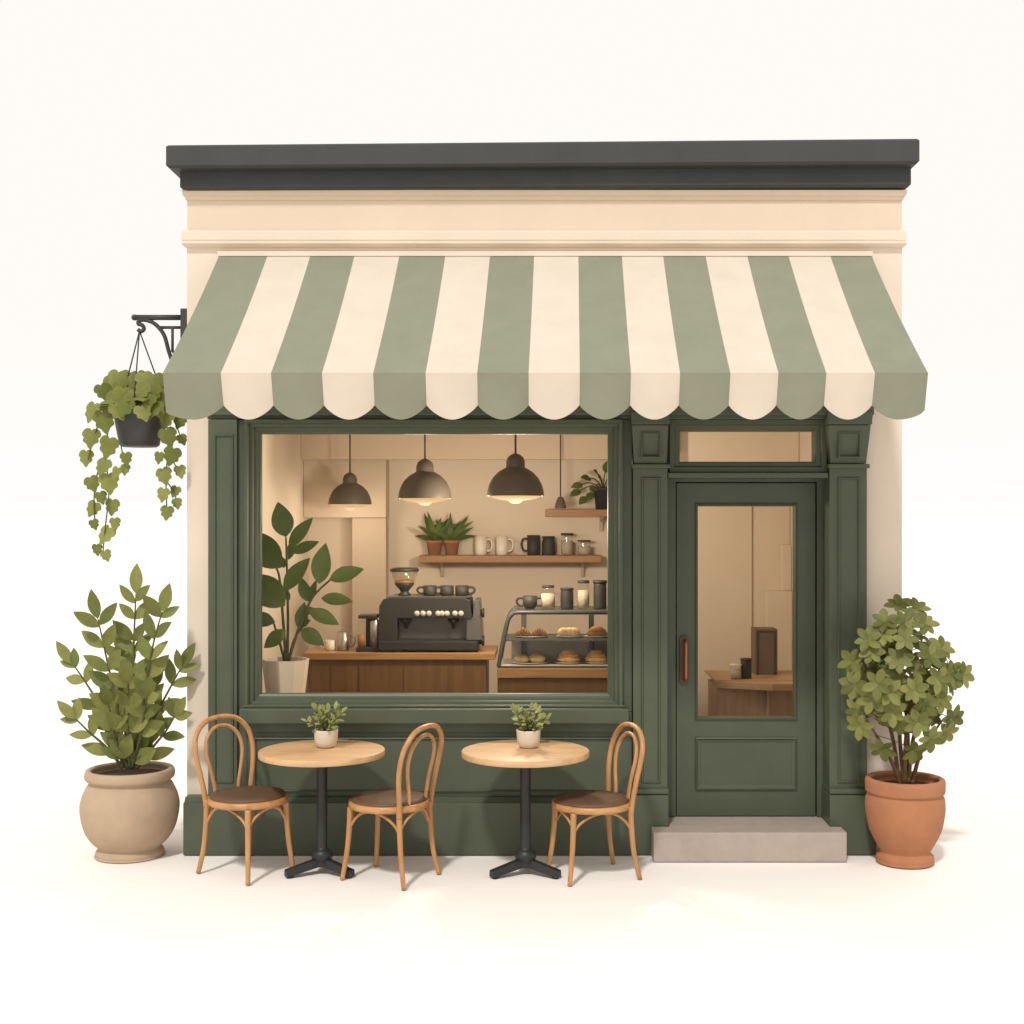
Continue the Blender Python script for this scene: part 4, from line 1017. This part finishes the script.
# trails
trails = [([(112, 400), (108, 430), (106, 460), (109, 490), (105, 530), (103, 552)], [(104, 420, 21), (108, 446, 20), (103, 466, 16), (109, 482, 19), (101, 497, 12), (112, 506, 15), (115, 523, 11), (106, 534, 18), (97, 549, 11), (106, 555, 11)], -.12),
          ([(110, 398), (98, 425), (91, 448), (88, 460)], [(92, 411, 19), (91, 437, 18), (86, 457, 15)], -.02), ([(107, 450), (97, 475), (94, 500), (95, 523)], [(92, 483, 15), (93, 508, 15), (94, 524, 10)], .0),
          ([(116, 410), (120, 440), (125, 465)], [(126, 458, 12), (125, 469, 10), (116, 472, 11)], -.17),
          ([(164, 405), (168, 440), (166, 480), (167, 512)], [(166, 418, 19), (168, 436, 18), (172, 455, 17), (164, 475, 16), (163, 494, 13), (167, 512, 13), (159, 457, 11)], -.12), ([(168, 405), (178, 430), (182, 440)], [(180, 420, 15), (182, 439, 11)], .02),
          ([(168, 450), (175, 465), (180, 472)], [(180, 471, 12)], -.06), ([(167, 482), (174, 492), (177, 503)], [(175, 491, 11), (177, 503, 10)], -.08)]
for pts, lvs, yo in trails:
    ms.tube(spline([P(a_, b_, HY + yo + random.uniform(-.01, .01)) for a_, b_ in pts], 6), .0045, 6)
    for a_, b_, sz in lvs: iv(a_, b_, sz * 1.08, yo + random.uniform(-.05, .02))
ms.build('vine', M['stem'], t); ml.build('foliage', M['leaf_ivy'], t)

# ------------------------------------------------------------------ camera, light, world
cam = bpy.data.cameras.new('camera'); co_ = bpy.data.objects.new('camera', cam); COL.objects.link(co_)
cam.sensor_width = 36; cam.lens = 36 * F / 1024
cam.shift_x = -(CX - 512) / 1024; cam.shift_y = (CY - 512) / 1024
cam.clip_end = 3000; cam.clip_start = .05
co_.location = (0, -D, H); co_.rotation_euler = (PI / 2, 0, 0)
SC.camera = co_
SC.cycles.transparent_max_bounces = 32
SUN_EL, SUN_AZ, SUN_ANG, SUN_ST = 50.0, 16.0, 5.0, 2.15      # azimuth: degrees left of the viewer's axis
sl = bpy.data.lights.new('sun', 'SUN'); sl.energy = SUN_ST; sl.angle = math.radians(SUN_ANG); sl.color = (1.0, 0.975, 0.94)
so = bpy.data.objects.new('sun', sl); COL.objects.link(so)
e, a_ = math.radians(SUN_EL), math.radians(SUN_AZ)
to_sun = Vector((-math.sin(a_) * math.cos(e), -math.cos(a_) * math.cos(e), math.sin(e)))
so.rotation_euler = to_sun.to_track_quat('Z', 'Y').to_euler(); so.location = to_sun * 30
wd_ = bpy.data.worlds.new('World'); SC.world = wd_; wd_.use_nodes = True
bg = wd_.node_tree.nodes['Background']; 
wn = wd_.node_tree; wtc = wn.nodes.new('ShaderNodeTexCoord'); wsx = wn.nodes.new('ShaderNodeSeparateXYZ'); wr = wn.nodes.new('ShaderNodeValToRGB')
wn.links.new(wtc.outputs['Generated'], wsx.inputs[0]); wn.links.new(wsx.outputs['Z'], wr.inputs['Fac']); wn.links.new(wr.outputs['Color'], bg.inputs['Color'])
wr.color_ramp.elements[0].position = 0.0; wr.color_ramp.elements[0].color = (1.0, 0.997, 0.99, 1)     # hazy white sky, whitest at the horizon
wr.color_ramp.elements[1].position = 0.16; wr.color_ramp.elements[1].color = (1.0, 0.966, 0.923, 1)
bg.inputs['Strength'].default_value = 1.0
SC.view_settings.view_transform = 'Standard'; SC.view_settings.look = 'None'; SC.view_settings.exposure = 0; SC.view_settings.gamma = 1
